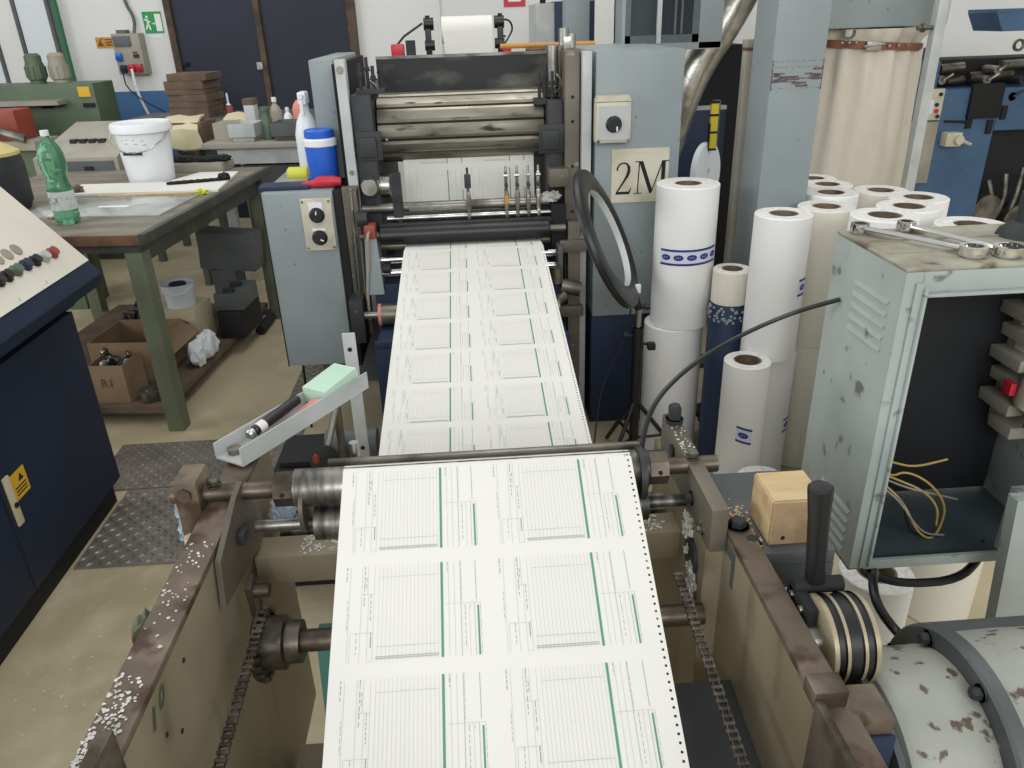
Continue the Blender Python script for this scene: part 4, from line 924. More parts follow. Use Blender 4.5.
# rear ledge on the right carrying the pine block
m = M(); m.box(.424, .60, 1.04, 1.30, .828, .856, 0, .003); m.box(.424, .60, 1.04, 1.055, .78, .828); lg = obj('ledge_plate', m, mMotorD, F)
m = M(); m.hexbolt((.46, 1.065, .856), (0, 0, 1), .014, .014); obj('bolt', m, mCast, lg)
m = M()
for k in range(150): flake(m, min(.484, max(.43, .458+rq.gauss(0, .012))), 1.12+rq.gauss(0, .035), .8562+.0003*(k % 5), rq.uniform(.002, .0045), rq)
tag(obj('sawdust', m, mWood, lg), kind='stuff')
# right frame lower details: brown angle stop and blue corner block
m = M(); m.box(.413, .4245, .60, .6995, .70, .89, 0, .002); m.box(.413, .458, .70, .735, .873, .90, 0, .002); obj('stop_bracket', m, mShaft, fr)
m = M(); m.box(.4685, .532, .70, .765, .60, .842, 0, .005); m.box(.4685, .532, .692, .699, .58, .818, 1, .003); obj('corner_block', m, [mFrameTop, mNavy], fr)
m = M(); m.box(.418, .4245, .42, .50, .68, .74); obj('latch_plate', m, mFrameTop, fr)
# chains and sprocket hub
def chain(p0, p1, name):
    m = M(); p0 = Vector(p0); p1 = Vector(p1); L = (p1-p0).length; d = (p1-p0)/L; n = int(L/.0127); up_ = Vector((1, 0, 0)).cross(d)
    for k in range(n):
        c = p0 + d*(k+.5)*.0127; off = .0065 if k % 2 else .0045
        for sx in (-1, 1):
            x = c.x + sx*off; q = []
            for j in range(12):
                a = 2*pi*j/12; r = .0048; ex = .0058 if cos(a) > .1 else (-.0058 if cos(a) < -.1 else 0)
                v = c + d*(ex + r*cos(a)) + up_*(r*sin(a)*(.75 if ex == 0 else 1)); q.append((x, v.y, v.z))
            m.prism(q, (sx*.0013, 0, 0))
        b = p0 + d*(k*.0127); m.cyl((b.x-.009, b.y, b.z), (b.x+.009, b.y, b.z), .0035, n=8)
    return obj(name, m, mChain, F)
chain((-.405, 1.07, .758), (-.405, .42, .70), 'drive_chain')
chain((.345, 1.10, .775), (.345, .42, .70), 'drive_chain')
m = M(); m.lathe([(0, 0), (.062, 0), (.066, .004), (.066, .010), (.048, .014), (.048, .05), (.038, .053), (.038, .078), (0, .078)], (-.42, 1.08, .695), (1, 0, 0), 36); hb = obj('sprocket_hub', m, mChain, F)
m = M(); m.cyl((-.345, 1.08, .695), (.391, 1.08, .695), .02, n=18); obj('drive_shaft', m, mShaft, F)
m = M()
for k in range(22):
    a = 2*pi*k/22; m.cyl((-.409, 1.08+.063*cos(a), .695+.063*sin(a)), (-.401, 1.08+.063*cos(a), .695+.063*sin(a)), .006, n=6)
obj('sprocket_teeth', m, mChain, hb)
m = M(); m.prism([(-.4485, 1.14, .77), (-.4485, 1.17, .78), (-.4485, 1.185, .70), (-.4485, 1.15, .68)], (.012, 0, 0)); m.cyl((-.447, 1.16, .75), (-.41, 1.16, .75), .013, n=14); obj('tensioner', m, mShaft, F)
# floor members and lower tray
m = M(); m.box(-.448, .424, .32, .40, .14, .22); obj('base_beam', m, mFramePlate, F)
m = M(); m.box(-.448, .424, 1.2, 1.26, .14, .22); obj('base_beam', m, mFramePlate, F)
for x in (-.505, .43):
    for yy in (.34, 1.1): m = M(); m.box(x, x+.05, yy, yy+.06, 0, .12); obj('foot', m, mCast, F)
m = M(); m.hexa([(-.36, 1.12, .0), (-.32, 1.12, .0), (-.32, 1.16, .0), (-.36, 1.16, .0), (-.33, 1.12, .66), (-.30, 1.12, .66), (-.30, 1.16, .66), (-.33, 1.16, .66)]); obj('teal_post', m, mTeal, F)
m = M(); m.hexa([(.30, .4, .52), (.424, .4, .52), (.424, 1.0, .60), (.30, 1.0, .60), (.30, .4, .53), (.424, .4, .53), (.424, 1.0, .61), (.30, 1.0, .61)]); obj('drip_tray', m, mCast, F)
# pale blue rag tucked at the left frame and another on the floor
m = M()
for k in range(3): m.blob((-.432+.006*k, 1.385+.004*k, .765+.010*k), (.024, .018, .028), 0, 8, .5, 900+k)
tag(obj('blue_rag', m, mBlueRag), 'pale blue rag stuffed between left frame and the roller', 'rag')
m = M()
for k in range(3): m.blob((-.582, 1.262+.012*k, .83+.035*k), (.010, .018, .022), 0, 8, .6, 930+k)
tag(obj('blue_rag', m, mBlueRag), 'pale blue rag hanging outside the left frame by bracket', 'rag')
m = M(); m.tube([(-.545, 1.06, .0), (-.54, 1.19, .86)], .014, 10); tag(obj('pale_stick', m, mBuff), 'pale stick leaning outside the left frame', 'stick')
m = M(); m.blob((-.535, .95, .855), (.013, .035, .03), 0, 8, .5, 78); tag(obj('green_rag', m, mGreenP), 'small greenish rag hanging outside the left frame', 'rag')

# sloping tray with pen, paper and mint box
t = thing('pen_tray', 'grey angled metal tray laid across the left frame end', 'tray', (-.39, 1.52, .90))
old = CTX.T; ang = math.atan2(.342, .214)
CTX.T = old @ Matrix.Translation((-.514, 1.38, .9)) @ Matrix.Rotation(ang, 4, 'Z')
LT = .405
m = M(); m.box(0, LT, -.036, .036, 0, .004); m.box(-.0, LT, -.0385, -.0355, 0, .042); m.box(.0, LT, .0355, .0385, 0, .036); obj('channel', m, mGreyL, t, 0)
m = M(); m.cyl((.03, .015, .004), (.03, .015, .016), .014, n=16); obj('screw_head', m, mSteelW, t)
m = M(); m.hexa([(.08, -.033, .0045), (.25, -.033, .0045), (.25, .01, .0045), (.08, -.005, .0045), (.08, -.033, .008), (.25, -.033, .040), (.25, .0, .03), (.08, -.005, .0055)]); tag(obj('salmon_paper', m, mPink), 'salmon pink paper slip under the black marker in tray', 'paper')
tm = thing('marker_pen', 'black marker pen lying in the grey tray', 'pen', (.14, 0, .03))
m = M(); m.cyl((.085, .012, .027), (.225, .016, .040), .012, n=18, bev=.003); obj('barrel', m, mBlack, tm)
m = M(); m.cyl((.068, .0115, .0255), (.085, .012, .027), .0115, n=18, bev=.004); obj('end_cap', m, mSteel, tm)
m = M(); m.cyl((.095, .0123, .0279), (.115, .0129, .0298), .0123, n=18); obj('label_band', m, mPaper, tm)
tb = thing('mint_box', 'pale mint green cardboard box standing in the tray', 'box', (.32, 0, .005))
m = M(); rt = Matrix.Rotation(-.12, 4, 'Y'); m.box(.262, .375, -.034, .034, .018, .058, 0, .002, rt); obj('box_body', m, mMint, tb)
m = M(); m.box(.3740, .3775, -.033, .033, .025, .064, 0, 0, rt); obj('end_flap', m, mPaper, tb)
CTX.T = old
# floor standing strip, black trough and lever behind the frame
m = M(); m.box(-.352, -.318, 1.905, 1.913, 0, .965, 0, .002)
for z in (.92, .80, .62): m.cyl((-.335, 1.905, z), (-.335, 1.902, z), .006, n=12, mi=1)
tag(obj('steel_strip', m, [mGreyL, mBlackM]), 'upright grey steel strip with bolt holes left of the web', 'strip')
t = thing('infeed_gearbox', 'dark gearbox on the floor behind the left frame', 'gearbox', (-.5, 2.0, 0))
m = M(); m.box(-.66, -.40, 2.08, 2.34, .0, .44, 0, .01); obj('casing', m, mBlackM, t)
m = M(); m.box(-.64, -.50, 2.12, 2.3, .44, .46, 0, .004); obj('black_cover', m, mBlackM, t)
m = M(); m.cyl((-.49, 2.16, .49), (-.33, 2.16, .49), .05, n=22); obj('drum', m, mGreyD, t)
m = M(); m.tube([(-.43, 2.09, .44), (-.43, 2.09, .77)], .012, 10); m.tube([(-.43, 2.085, .66), (-.462, 2.0, .55)], .010, 10); lv = obj('lever', m, mSteelW, t)
m = M(); m.lathe([(0, -.012), (.04, -.012), (.042, -.006), (.042, .012), (0, .016)], (-.466, 1.99, .54), (.25, -1, .3), 24); k_ = obj('lever_knob', m, mBlack, lv)
m = M(); m.blob((-.486, 1.972, .552), (.010, .006, .018), 0, 8, .2, 3); obj('red_insert', m, mRed, k_)
m = M(); m.tube([(-.72, 2.4, .02), (-.6, 2.45, .03), (-.47, 2.42, .05), (-.42, 2.5, .03)], .006, 6, 0, 2); tag(obj('floor_cable', m, mBlack), 'thin black cable lying on the floor by the gearbox', 'cable')

# ================================================================== CONSOLE (front left)
t = thing('control_console', 'navy control console with cream sloping panel and push buttons', 'control console', (-1.9, 1.9, 0))
CXr, CY1, CY0 = -1.44, 2.70, .9
m = M(); m.box(-2.3, CXr, CY0, CY1, .10, .80, 0, .006); bd = obj('body', m, mConsole, t)
m = M(); m.box(-2.25, CXr-.03, CY0+.02, CY1-.02, 0, .10); obj('plinth', m, mBlackM, t)
m = M()
for yy in (2.02, 1.35): m.box(CXr-.002, CXr+.0012, yy, yy+.006, .11, .79)
obj('panel_seam', m, mBlackM, bd)
m = M(); m.box(CXr, CXr+.008, 2.045, 2.075, .33, .50, 0, .003); m.cyl((CXr+.008, 2.06, .40), (CXr+.012, 2.06, .40), .009, n=10, mi=1); hd = obj('door_handle', m, [mBuff, mBlackM], bd)
m = M(); m.box(CXr+.0005, CXr+.003, 2.08, 2.16, .40, .485); stk = obj('warning_sticker', m, mYelS, bd)
m = M(); m.face([(CXr+.0034, 2.145, .45), (CXr+.0034, 2.115, .45), (CXr+.0034, 2.13, .475)])
for k in range(3): m.box(CXr+.003, CXr+.0034, 2.09, 2.15, .412+k*.011, .417+k*.011)
obj('sticker_print', m, mBlackM, stk)
# head: overhanging wedge with the sloping panel (slopes up away from the press)
sl = radians(50)
E0 = Vector((-1.335, 0, .925)); U = Vector((-cos(sl), 0, sin(sl))); Nn = Vector((sin(sl), 0, cos(sl)))
m = M(); x0, z0 = E0.x, E0.z
m.prism([(CXr-.02, CY0, .80), (CXr-.0, CY0, .845), (x0-.012, CY0, .875), (x0, CY0, .915), (x0-.004, CY0, .925), (x0-.36, CY0, .925+.355*math.tan(sl)), (-2.3, CY0, 1.35), (-2.3, CY0, .80)], (0, CY1+.065-CY0, 0)); hd = obj('console_head', m, mConsole, t)
def onp(s, y, h=0): return Vector((E0.x, y, E0.z)) + U*s + Nn*h
m = M(); m.prism([onp(.05, CY0, .001), onp(.54, CY0, .001), onp(.54, CY0, .004), onp(.05, CY0, .004)], (0, CY1+.06-CY0, 0)); pn = obj('cream_panel', m, mCream, t)
BTN = [(.138, 2.26, mBlack, 'black'), (.138, 2.305, mBlack, 'black'), (.138, 2.352, mBlack, 'black'), (.139, 2.409, mGreenD, 'dark green'), (.139, 2.468, mNavy, 'dark blue'), (.136, 2.522, mBlack, 'black'), (.133, 2.576, mGreyL, 'clear grey'), (.131, 2.63, mRed, 'dark red')]
for y in [1.2 + .055*k for k in range(19)]: BTN.append((.138, y, mBlack, None))
for (s, y, mm, lb) in BTN:
    m = M(); m.lathe([(0, 0), (.021, 0), (.021, .006), (.017, .008), (.016, .022), (0, .023)], onp(s, y, .004), Nn, 22); obj('push_button', m, mm, pn, label=(lb+' push button') if lb else None)
for y in [1.2 + .0545*k for k in range(25)]:
    m = M(); m.lathe([(0, 0), (.021, 0), (.02, .004), (0, .005)], onp(.195, y, .004), Nn, 22); obj('indicator', m, mBeige, pn)
m = M()
for y in (2.47, 2.30): 
    for k in range(2): m.cyl(onp(.06+k*.006, y+k*.006, .004), onp(.06+k*.006, y+k*.006, .0045), .002, n=8)
obj('pin_holes', m, mBlackM, pn)

# ================================================================== TREAD PLATES
def tread(x0, x1, y0, y1, lb, rz=0, p=.034):
    m = M(); m.box(x0, x1, y0, y1, 0.0005, .008); nx = int((x1-x0)/p); ny = int((y1-y0)/p)
    for i in range(nx):
        for j in range(ny):
            cx, cy = x0+(i+.5)*p, y0+(j+.5)*p; a = pi/4 if (i+j) % 2 else -pi/4
            c_, s_ = cos(a), sin(a); L, w, h = .5*p*.95, .17*p, .006
            P_ = lambda u, v, z: (cx+u*c_-v*s_, cy+u*s_+v*c_, .008+z)
            top = [P_(L*.6, 0, h), P_(0, w*.5, h), P_(-L*.6, 0, h), P_(0, -w*.5, h)]; bot = [P_(L, 0, 0), P_(0, w, 0), P_(-L, 0, 0), P_(0, -w, 0)]
            tv = [m._v(q) for q in top]; bv = [m._v(q) for q in bot]; m.bm.faces.new(tv)
            for k in range(4): m.bm.faces.new((bv[k], bv[(k+1) % 4], tv[(k+1) % 4], tv[k]))
    return tag(obj('tread_plate', m, mDiam, None, 0), lb, 'floor plate')
tread(-1.45, -.85, 2.25, 2.745, 'near dark steel tread plate between console and rewinding frame')
tread(-1.62, -.965, 2.755, 3.135, 'middle dark steel tread plate beside the foot of the workbench', p=.029)
tread(-.955, -.82, 2.755, 4.0, 'narrow steel tread plate left of the press control cabinet', p=.029)
tread(-.815, -.42, 2.755, 3.0, 'small steel tread plate just in front of the press control cabinet', p=.029)
m = M(); rr = random.Random(21)
for k in range(60):
    x = -1.25+rr.gauss(0, .12); y = 1.75+rr.gauss(0, .28); m.box(x-.003, x+.003, y-.002, y+.002, .0003, .0014, 0, 0, Matrix.Rotation(rr.random()*3, 4, 'Z'))
for k in range(50):
    x = 1.55+rr.gauss(0, .12); y = 1.75+rr.gauss(0, .15); m.box(x-.003, x+.003, y-.002, y+.002, .0003, .0014, 0, 0, Matrix.Rotation(rr.random()*3, 4, 'Z'))
tag(obj('paper_confetti', m, mSplat, None, 0), 'tiny white punched paper specks scattered over the floor', 'confetti', kind='stuff')

# ================================================================== RING LIGHT ON STAND
t = thing('ring_light', 'black oval ring light tilted on a tripod stand by 2M cabinet', 'ring light', (.63, 2.76, 0))
# ring: centre, tilted plane; seen nearly edge-on from the camera
Cc = Vector((.495, 2.72, .965)); ax1 = Vector((.255, .04, -.50)).normalized(); R0 = .262
vw = (Cc - Vector((0, 0, 1.7))).normalized(); pp_ = vw.cross(ax1).normalized(); pp_ = pp_ if pp_.x > 0 else -pp_
ax2 = (-vw*.97 - pp_*.225); ax2 = (ax2 - ax1*ax2.dot(ax1)).normalized(); nn = ax1.cross(ax2)
if nn.dot(pp_) < 0: ax2 = -ax2; nn = -nn
m = M(); n = 64; rows = []
prof = [(R0, -.012), (R0+.004, 0), (R0, .012), (R0-.02, .018), (R0-.055, .018), (R0-.078, .012), (R0-.08, 0), (R0-.078, -.012)]
for i in range(n):
    a = 2*pi*i/n; d = ax1*cos(a)+ax2*sin(a); rows.append([m._v(Cc + d*r + nn*h) for r, h in prof])
K = len(prof)
for i in range(n):
    for k in range(K):
        f = m.bm.faces.new((rows[i][k], rows[(i+1) % n][k], rows[(i+1) % n][(k+1) % K], rows[i][(k+1) % K])); f.material_index = 1 if k in (5, 6) else 0
obj('ring_body', m, [mBlack, mGreyL], t)
m = M()
for k in range(n):
    a0, a1 = 2*pi*k/n, 2*pi*(k+1)/n
    q = [Cc + (ax1*cos(a)+ax2*sin(a))*r - nn*.0135 for a, r in ((a0, R0-.002), (a1, R0-.002), (a1, R0-.074), (a0, R0-.074))]; m.face(q)
    q = [Cc + (ax1*cos(a)+ax2*sin(a))*r - nn*.0125 for a, r in ((a0, R0-.002), (a1, R0-.002), (a1, R0-.074), (a0, R0-.074))]; m.face(q[::-1])
obj('diffuser', m, mWhiteT, t)
b0 = Cc + ax1*(R0-.035)
m = M(); 
for sgn in (-1,):
    q = b0 + nn*.019; m.box(q.x-.012, q.x+.012, q.y-.010, q.y+.010, q.z-.018, q.z+.012)
obj('control_pad', m, mWhiteP, t)
b1 = Cc + ax1*(R0+.005)
bx, by, bz = b1
m = M(); m.cyl(b1, (bx+.008, by, bz-.045), .013, n=14); m.cyl((bx-.02, by, bz-.03), (bx+.045, by, bz-.035), .009, n=12); m.lathe([(0, 0), (.012, 0), (.012, .02), (0, .02)], (bx+.03, by, bz-.035), (1, 0, 0), 8); obj('tilt_joint', m, mBlack, t)
X = bx+.01
m = M(); m.cyl((X, by, bz-.045), (X, by, bz-.14), .011, n=14); obj('chrome_spigot', m, mSteel, t)
m = M(); m.cyl((X, by, .09), (X, by, bz-.12), .019, n=18); m.cyl((X, by, bz-.19), (X, by, bz-.12), .022, n=18); obj('pole', m, mBlack, t)
m = M(); m.cyl((X, by, bz-.155), (X-.05, by, bz-.15), .006, n=10); m.cyl((X-.035, by, bz-.15), (X-.055, by, bz-.15), .014, n=10); m.cyl((X+.01, by-.01, bz-.18), (X+.06, by-.02, bz-.19), .006, n=10); m.box(X+.035, X+.065, by-.035, by-.005, bz-.205, bz-.178, 0, .004); obj('clamp_knob', m, mBlack, t)
for k in range(3):
    a = 2*pi*k/3 + 1.9; m = M(); m.tube([(X, by, .30), (X+.22*cos(a), by+.22*sin(a), .01)], .009, 8); m.tube([(X, by, .12), (X+.12*cos(a), by+.12*sin(a), .14)], .006, 8); obj('leg', m, mBlack, t)
m = M(); m.tube([(bx-.02, by, bz-.02), (bx-.03, by-.0, bz-.15), (bx-.12, by-.05, bz-.3), (.46, by-.1, .35), (.40, by-.3, .1)], .003, 6, 0, 2); obj('power_lead', m, mBlackM, t)

# ================================================================== PAPER ROLLS
def roll(x, y, z, r, h, lb, cat='paper roll', group=None, mm=mRoll, tape=None, rc=.05):
    m = M(); m.lathe([(rc, 0), (r-.003, 0), (r, .003), (r, h-.003), (r-.003, h), (rc, h)], (x, y, z), (0, 0, 1), 48, mis=[1, 0, 0, 0, 1, 0], close=True)
    o = tag(obj('paper_roll', m, [mm, mRollEnd]), lb, cat, group)
    m = M(); m.lathe([(rc-.007, .002), (rc-.0005, .002), (rc-.0005, h-.001), (rc-.007, h-.001)], (x, y, z), (0, 0, 1), 32, close=True); obj('cardboard_core', m, mCore, o)
    if tape:
        (zc, th, a0, a1, slope) = tape
        m = M(); R2 = r+.0008; ns = 18
        def pt_(a, dz, rr_=R2): return (x+rr_*cos(a), y+rr_*sin(a), z+zc+dz+slope*(a-a0)*r)
        def band(m, d0, d1, b0, b1, rr_, mi=0, k=ns):
            for i in range(k):
                p, q = b0+(b1-b0)*i/k, b0+(b1-b0)*(i+1)/k; m.face([pt_(p, d0, rr_), pt_(q, d0, rr_), pt_(q, d1, rr_), pt_(p, d1, rr_)], mi)
        band(m, -th, th, a0, a1, R2, 0)
        band(m, th*.72, th*1.0, a0, a1, R2+.0003, 1); band(m, -th*1.0, -th*.72, a0, a1, R2+.0003, 1)
        a = a0 + .026/r
        while a + .018/r < a1:
            for i in range(12):       # oval in narrow upright slices that follow the curve of the roll
                x0, x1 = -1+i/6, -1+(i+1)/6; h0, h1 = sqrt(max(0, 1-x0*x0)), sqrt(max(0, 1-x1*x1)); A_, B_ = a+.0195/r*x0, a+.0195/r*x1; R3 = R2+.0006
                q = [pt_(A_, -th*.36*h0, R3), pt_(B_, -th*.36*h1, R3), pt_(B_, th*.36*h1, R3), pt_(A_, th*.36*h0, R3)]
                if h0 == 0: q = q[:3]
                if h1 == 0: q = [q[0], q[1], q[3]]
                m.face(q, 1)
            for k2 in range(3):
                aa = a+(-.009+.007*k2)/r; q = [pt_(aa, -th*.1, R2+.0009), pt_(aa+.0014/r, -th*.1, R2+.0009), pt_(aa+.0022/r, th*.1, R2+.0009), pt_(aa+.0008/r, th*.1, R2+.0009)]; m.face(q, 0)
            a += .05/r
        obj('printed_tape', m, [mLabelW, mLabelB], o, label='white tape printed with blue ovals')
    return o
G_ = 'white paper rolls stacked right of the press'
def stack(x, y, h0, h1, r, lo, up_, dx=0, dy=0, mm0=mRoll, mm1=mRoll, t0=None, t1=None):
    roll(x+dx, y+dy, 0.0005, r, h0, lo, group=G_, mm=mm0, tape=t0); roll(x, y, h0+.001, r, h1, up_, group=G_, mm=mm1, tape=t1)
stack(.825, 2.88, .572, .55, .117, 'lower roll of the stack beside the ring light', 'big upper roll with blue oval tape beside the ring light', -.022, .0, t1=(.29, .031, -2.65, -.55, .035))
stack(1.091, 2.606, .53, .529, .098, 'lower roll of the tall stack right of the short standing roll', 'tall upper roll on the stack in front of the steel pillar', .022, .03, t1=(.28, .032, -1.05, -.45, 0), t0=(.24, .03, -1.0, -.5, 0))
roll(.975, 2.49, .0005, .083, .56, 'single slim roll on floor with slanted blue oval label', group=G_, tape=(.30, .032, -2.1, -1.4, -.3))
roll(.985, 2.26, .0005, .09, .2, 'short stub roll on the floor behind the pine block', group=G_)
stack(1.294, 2.72, .53, .52, .1, 'lower roll of the stack just right of the pillar', 'cream tinted upper roll just right of the pillar', .0, .0, mm1=mRollC, mm0=mRollC)
stack(1.39, 2.90, .52, .54, .1, 'lower roll in second row right of the pillar', 'upper roll in the second row right of the pillar')
stack(1.51, 3.195, .52, .51, .1, 'lower roll in third row right of the pillar', 'upper roll in third row, half hidden by the pillar')
stack(1.574, 3.48, .5, .5, .1, 'lower roll farthest back against the canvas bag', 'upper roll farthest back against the canvas bag')
stack(1.61, 2.945, .53, .52, .1, 'lower roll standing below the canvas bag', 'cream upper roll standing below the canvas bag', mm1=mRollC)
stack(1.603, 2.67, .53, .55, .1, 'lower roll at right of the group near blue machine', 'upper roll at right edge of group near the blue machine')
stack(1.451, 2.462, .53, .57, .1, 'lower roll in the middle of group behind grey cabinet', 'upper roll in the middle of the group behind wrenches')
stack(1.273, 2.28, .55, .57, .1, 'lower roll directly behind the left end of grey cabinet', 'upper roll directly behind the left wrench end')
stack(1.502, 2.2, .53, .57, .102, 'lower roll behind the right half of grey cabinet', 'upper roll seen over the grey cabinet top, behind right wrench')
roll(1.10, 1.68, .0005, .1, .25, 'short roll with wide brown core under the grey cabinet', group=G_, rc=.055)
roll(1.375, 1.79, .0005, .1, .52, 'cream roll standing on floor under the grey cabinet at right', group=G_, mm=mRollC)
t = thing('navy_drum', 'navy drum wrapped in bubble film between the roll stacks', 'drum', (.975, 2.74, 0))
m = M(); m.lathe([(0, 0), (.073, 0), (.073, .69), (.07, .695), (0, .695)], (.975, 2.74, .0005), (0, 0, 1), 36); obj('drum_body', m, mNavy, t)
m = M(); rr = random.Random(2)
for k in range(120):
    a = rr.uniform(0, 6.28); z = .63+rr.random()*.06; m.lathe([(.006, 0), (.004, .004), (0, .005)], (.975+.073*cos(a), 2.74+.073*sin(a), z), (cos(a), sin(a), 0), 6)
tag(obj('bubble_film', m, mPet, t), kind='stuff')
roll(.975, 2.74, .697, .07, .13, 'short pale roll standing on the navy drum', group=G_, mm=mRollC, rc=.04)
m = M()
for k in range(10): m.blob((1.035+.03*sin(k*2.1), 2.93+.02*cos(k*1.3), .05+.012*k), (.055, .05, .05), 0, 8, .4, 960+k)
tag(obj('granule_sack', m, mGraph), 'small sack of dark glittering granules among the rolls', 'sack')

# ================================================================== PILLAR, POST, DUCTS, CANVAS BAG, WHITE POST
t = thing('steel_pillar', 'grey square steel pillar with chipped brown band', 'pillar', (1.18, 2.95, 0))
m = M(); m.box(1.086, 1.274, 2.85, 3.06, 0, 2.6, 0, .006); obj('pillar_body', m, mGrey, t)
m = M(); rr = random.Random(4)
for k in range(34):
    x = rr.uniform(1.09, 1.265); z = 1.475+rr.gauss(0, .013); w = rr.uniform(.01, .04); h = rr.uniform(.002, .008); dd = .0002*k/34; m.box(max(1.088, x-w*.7), min(1.272, x+w*.7), 2.8490-dd, 2.8502, z-h*.5, z+h*.5)
for z in (1.535, 1.515, 1.445):
    for k in range(9): x = 1.09+.02*k+rr.uniform(0, .008); m.box(x, x+rr.uniform(.004, .012), 2.8488, 2.8502, z-.0006, z+.0006)
for k in range(10): z = 1.44+.01*k; m.box(1.0875, 1.0875+rr.uniform(.002, .005), 2.8488, 2.8502, z, z+.008); m.box(1.2725-rr.uniform(.002, .005), 1.2725, 2.8488, 2.8502, z, z+.008)
obj('scraped_band', m, mat('scraped_maroon', '#6b5a5e', .7, 0, '#54484c', 30, (.4, .6)), t)
m = M(); m.box(1.095, 1.14, 3.15, 3.2, 0, 1.56, 0, .003); m.box(1.093, 1.142, 3.148, 3.202, 1.57, 1.60, 0, .003); m.box(1.094, 1.141, 3.149, 3.201, 1.56, 1.57, 1)
tag(obj('pale_post', m, [mBeige, mLeather]), 'pale beige post with brown band left of the pillar', 'post')
m = M(); m.tube([(1.06, 4.40, .98), (1.06, 4.22, 1.02), (1.09, 4.14, 1.25), (1.18, 4.14, 1.47), (1.31, 4.14, 1.66), (1.44, 4.16, 1.9), (1.50, 4.16, 2.3)], .10, 24, 0, 3)
tag(obj('flexible_duct', m, mDuct), 'shiny silver flexible duct curving up right of 2M cabinet', 'duct')
m = M(); m.tube([(1.55, 3.85, .0), (1.55, 3.85, 1.0), (1.46, 3.83, 1.4), (1.45, 3.82, 1.75), (1.58, 3.84, 2.2)], .05, 18, 0, 3)
tag(obj('flexible_duct', m, mDuct), 'darker rear flexible duct beside the pillar top', 'duct')
t = thing('rear_machine', 'dark machine bulk between the 2M cabinet and pillar', 'machine', (1.1, 3.9, 0))
m = M(); m.box(.88, 1.5, 4.35, 4.8, .0, 1.54, 0, .01); obj('dark_body', m, mBlackM, t)
m = M(); m.box(.90, 1.02, 4.28, 4.345, .2, 1.35, 0, .004); obj('grey_frame', m, mGreyD, t)
m = M(); m.box(1.12, 1.42, 4.32, 4.35, .8, 1.22, 0, .004); m.box(1.12, 1.42, 4.318, 4.35, 1.22, 1.24, 1); obj('blue_panel', m, [mNavy, mGreyL], t)
CTX.T = Matrix.Translation((.125, -.10, .0))
t = thing('yellow_level', 'yellow and black spirit level fixed upright by the duct', 'level', (1.02, 3.7, 1.1))
m = M(); m.box(.99, 1.025, 3.70, 3.72, 1.125, 1.335, 0, .003); obj('level_body', m, mYel, t)
m = M()
for z in (1.125, 1.20, 1.275, 1.33): m.box(.989, 1.026, 3.699, 3.721, z-.004, z+.006)
m.box(.986, .992, 3.698, 3.722, 1.13, 1.24); obj('black_bands', m, mBlackM, t)
m = M(); m.lathe([(.016, 0), (.135, 0), (.135, .028), (.016, .028)], (.98, 3.73, 1.02), (.75, -.65, .05), 40, close=True); tag(obj('paper_reel', m, mWhiteT), 'thin white reel standing on edge below yellow level', 'paper roll')
m = M(); m.box(1.03, 1.06, 3.79, 3.82, 0, 1.33); m.box(.98, 1.10, 3.74, 3.86, 0, .03); tag(obj('reel_post', m, mGreyD), 'grey post holding the yellow level and thin reel', 'post')
CTX.T = IDT
# canvas filter bag
t = thing('filter_bag', 'cream canvas filter bag strapped under the grey duct box', 'filter bag', (1.98, 4.2, .3))
bc = (2.07, 4.25)
def bagrow(z, rx, ry, fold, ph):
    return [(bc[0]+(rx+fold*sin(a*17+ph)+fold*.6*sin(a*9+2))*cos(a), bc[1]+(ry+fold*sin(a*17+ph))*sin(a), z) for a in [2*pi*i/96 for i in range(96)]]
spec_ = [(1.60, .318, .27, .016, 0), (1.57, .31, .265, .02, .2), (1.545, .296, .248, .012, .4), (1.515, .293, .246, .006, .5), (1.48, .30, .252, .018, .6), (1.40, .307, .262, .016, .7), (1.25, .315, .27, .010, .9), (1.0, .325, .275, .004, 1.2), (.75, .335, .28, .004, 1.5), (.40, .335, .28, .006, 1.8), (.05, .32, .27, .006, 2), (.001, .29, .24, .004, 2)]
m = M(); R_ = [[m._v(p) for p in bagrow(*q)] for q in spec_]
for a, b in zip(R_, R_[1:]):
    for i in range(96): m.bm.faces.new((a[i], a[(i+1) % 96], b[(i+1) % 96], b[i]))
m.bm.faces.new(R_[-1]); obj('bag', m, mCanvas, t, 60)
m = M(); rw = []
for (z, k) in ((1.505, .302), (1.54, .304), (1.54, .312), (1.505, .310)): rw.append([m._v((bc[0]+k*cos(a), bc[1]+(k-.047)*sin(a), z-.02*cos(a))) for a in [2*pi*i/64 for i in range(64)]])
for j in range(4):
    for i in range(64): m.bm.faces.new((rw[j][i], rw[j][(i+1) % 64], rw[(j+1) % 4][(i+1) % 64], rw[(j+1) % 4][i]))
st = obj('strap', m, mLeather, t)
m = M(); q = (2.02, 4.25-.268, 1.523); m.box(q[0]-.045, q[0]+.03, q[1]-.012, q[1]+.004, q[2]-.02, q[2]+.022, 0, .003); m.cyl((q[0]-.06, q[1]-.012, q[2]), (q[0]+.04, q[1]-.016, q[2]+.01), .006, n=8)
for k in range(3): m.cyl((q[0]+.07+.05*k, q[1]-.003+.008*k, q[2]), (q[0]+.07+.05*k, q[1]-.010+.008*k, q[2]), .007, n=10)
for k in range(3): m.cyl((q[0]-.1-.03*k, q[1]-.0+.01*k, q[2]+.02), (q[0]-.1-.03*k, q[1]-.012+.01*k, q[2]+.02), .005, n=8)
obj('buckle', m, mSteel, st)
m = M(); q = (1.90, 4.25-.233, 1.585); m.lathe([(.014, -.004), (.03, -.004), (.03, .006), (.014, .006)], q, (-.3, -1, 0), 20, close=True); obj('eyelet', m, mGreyD, t)
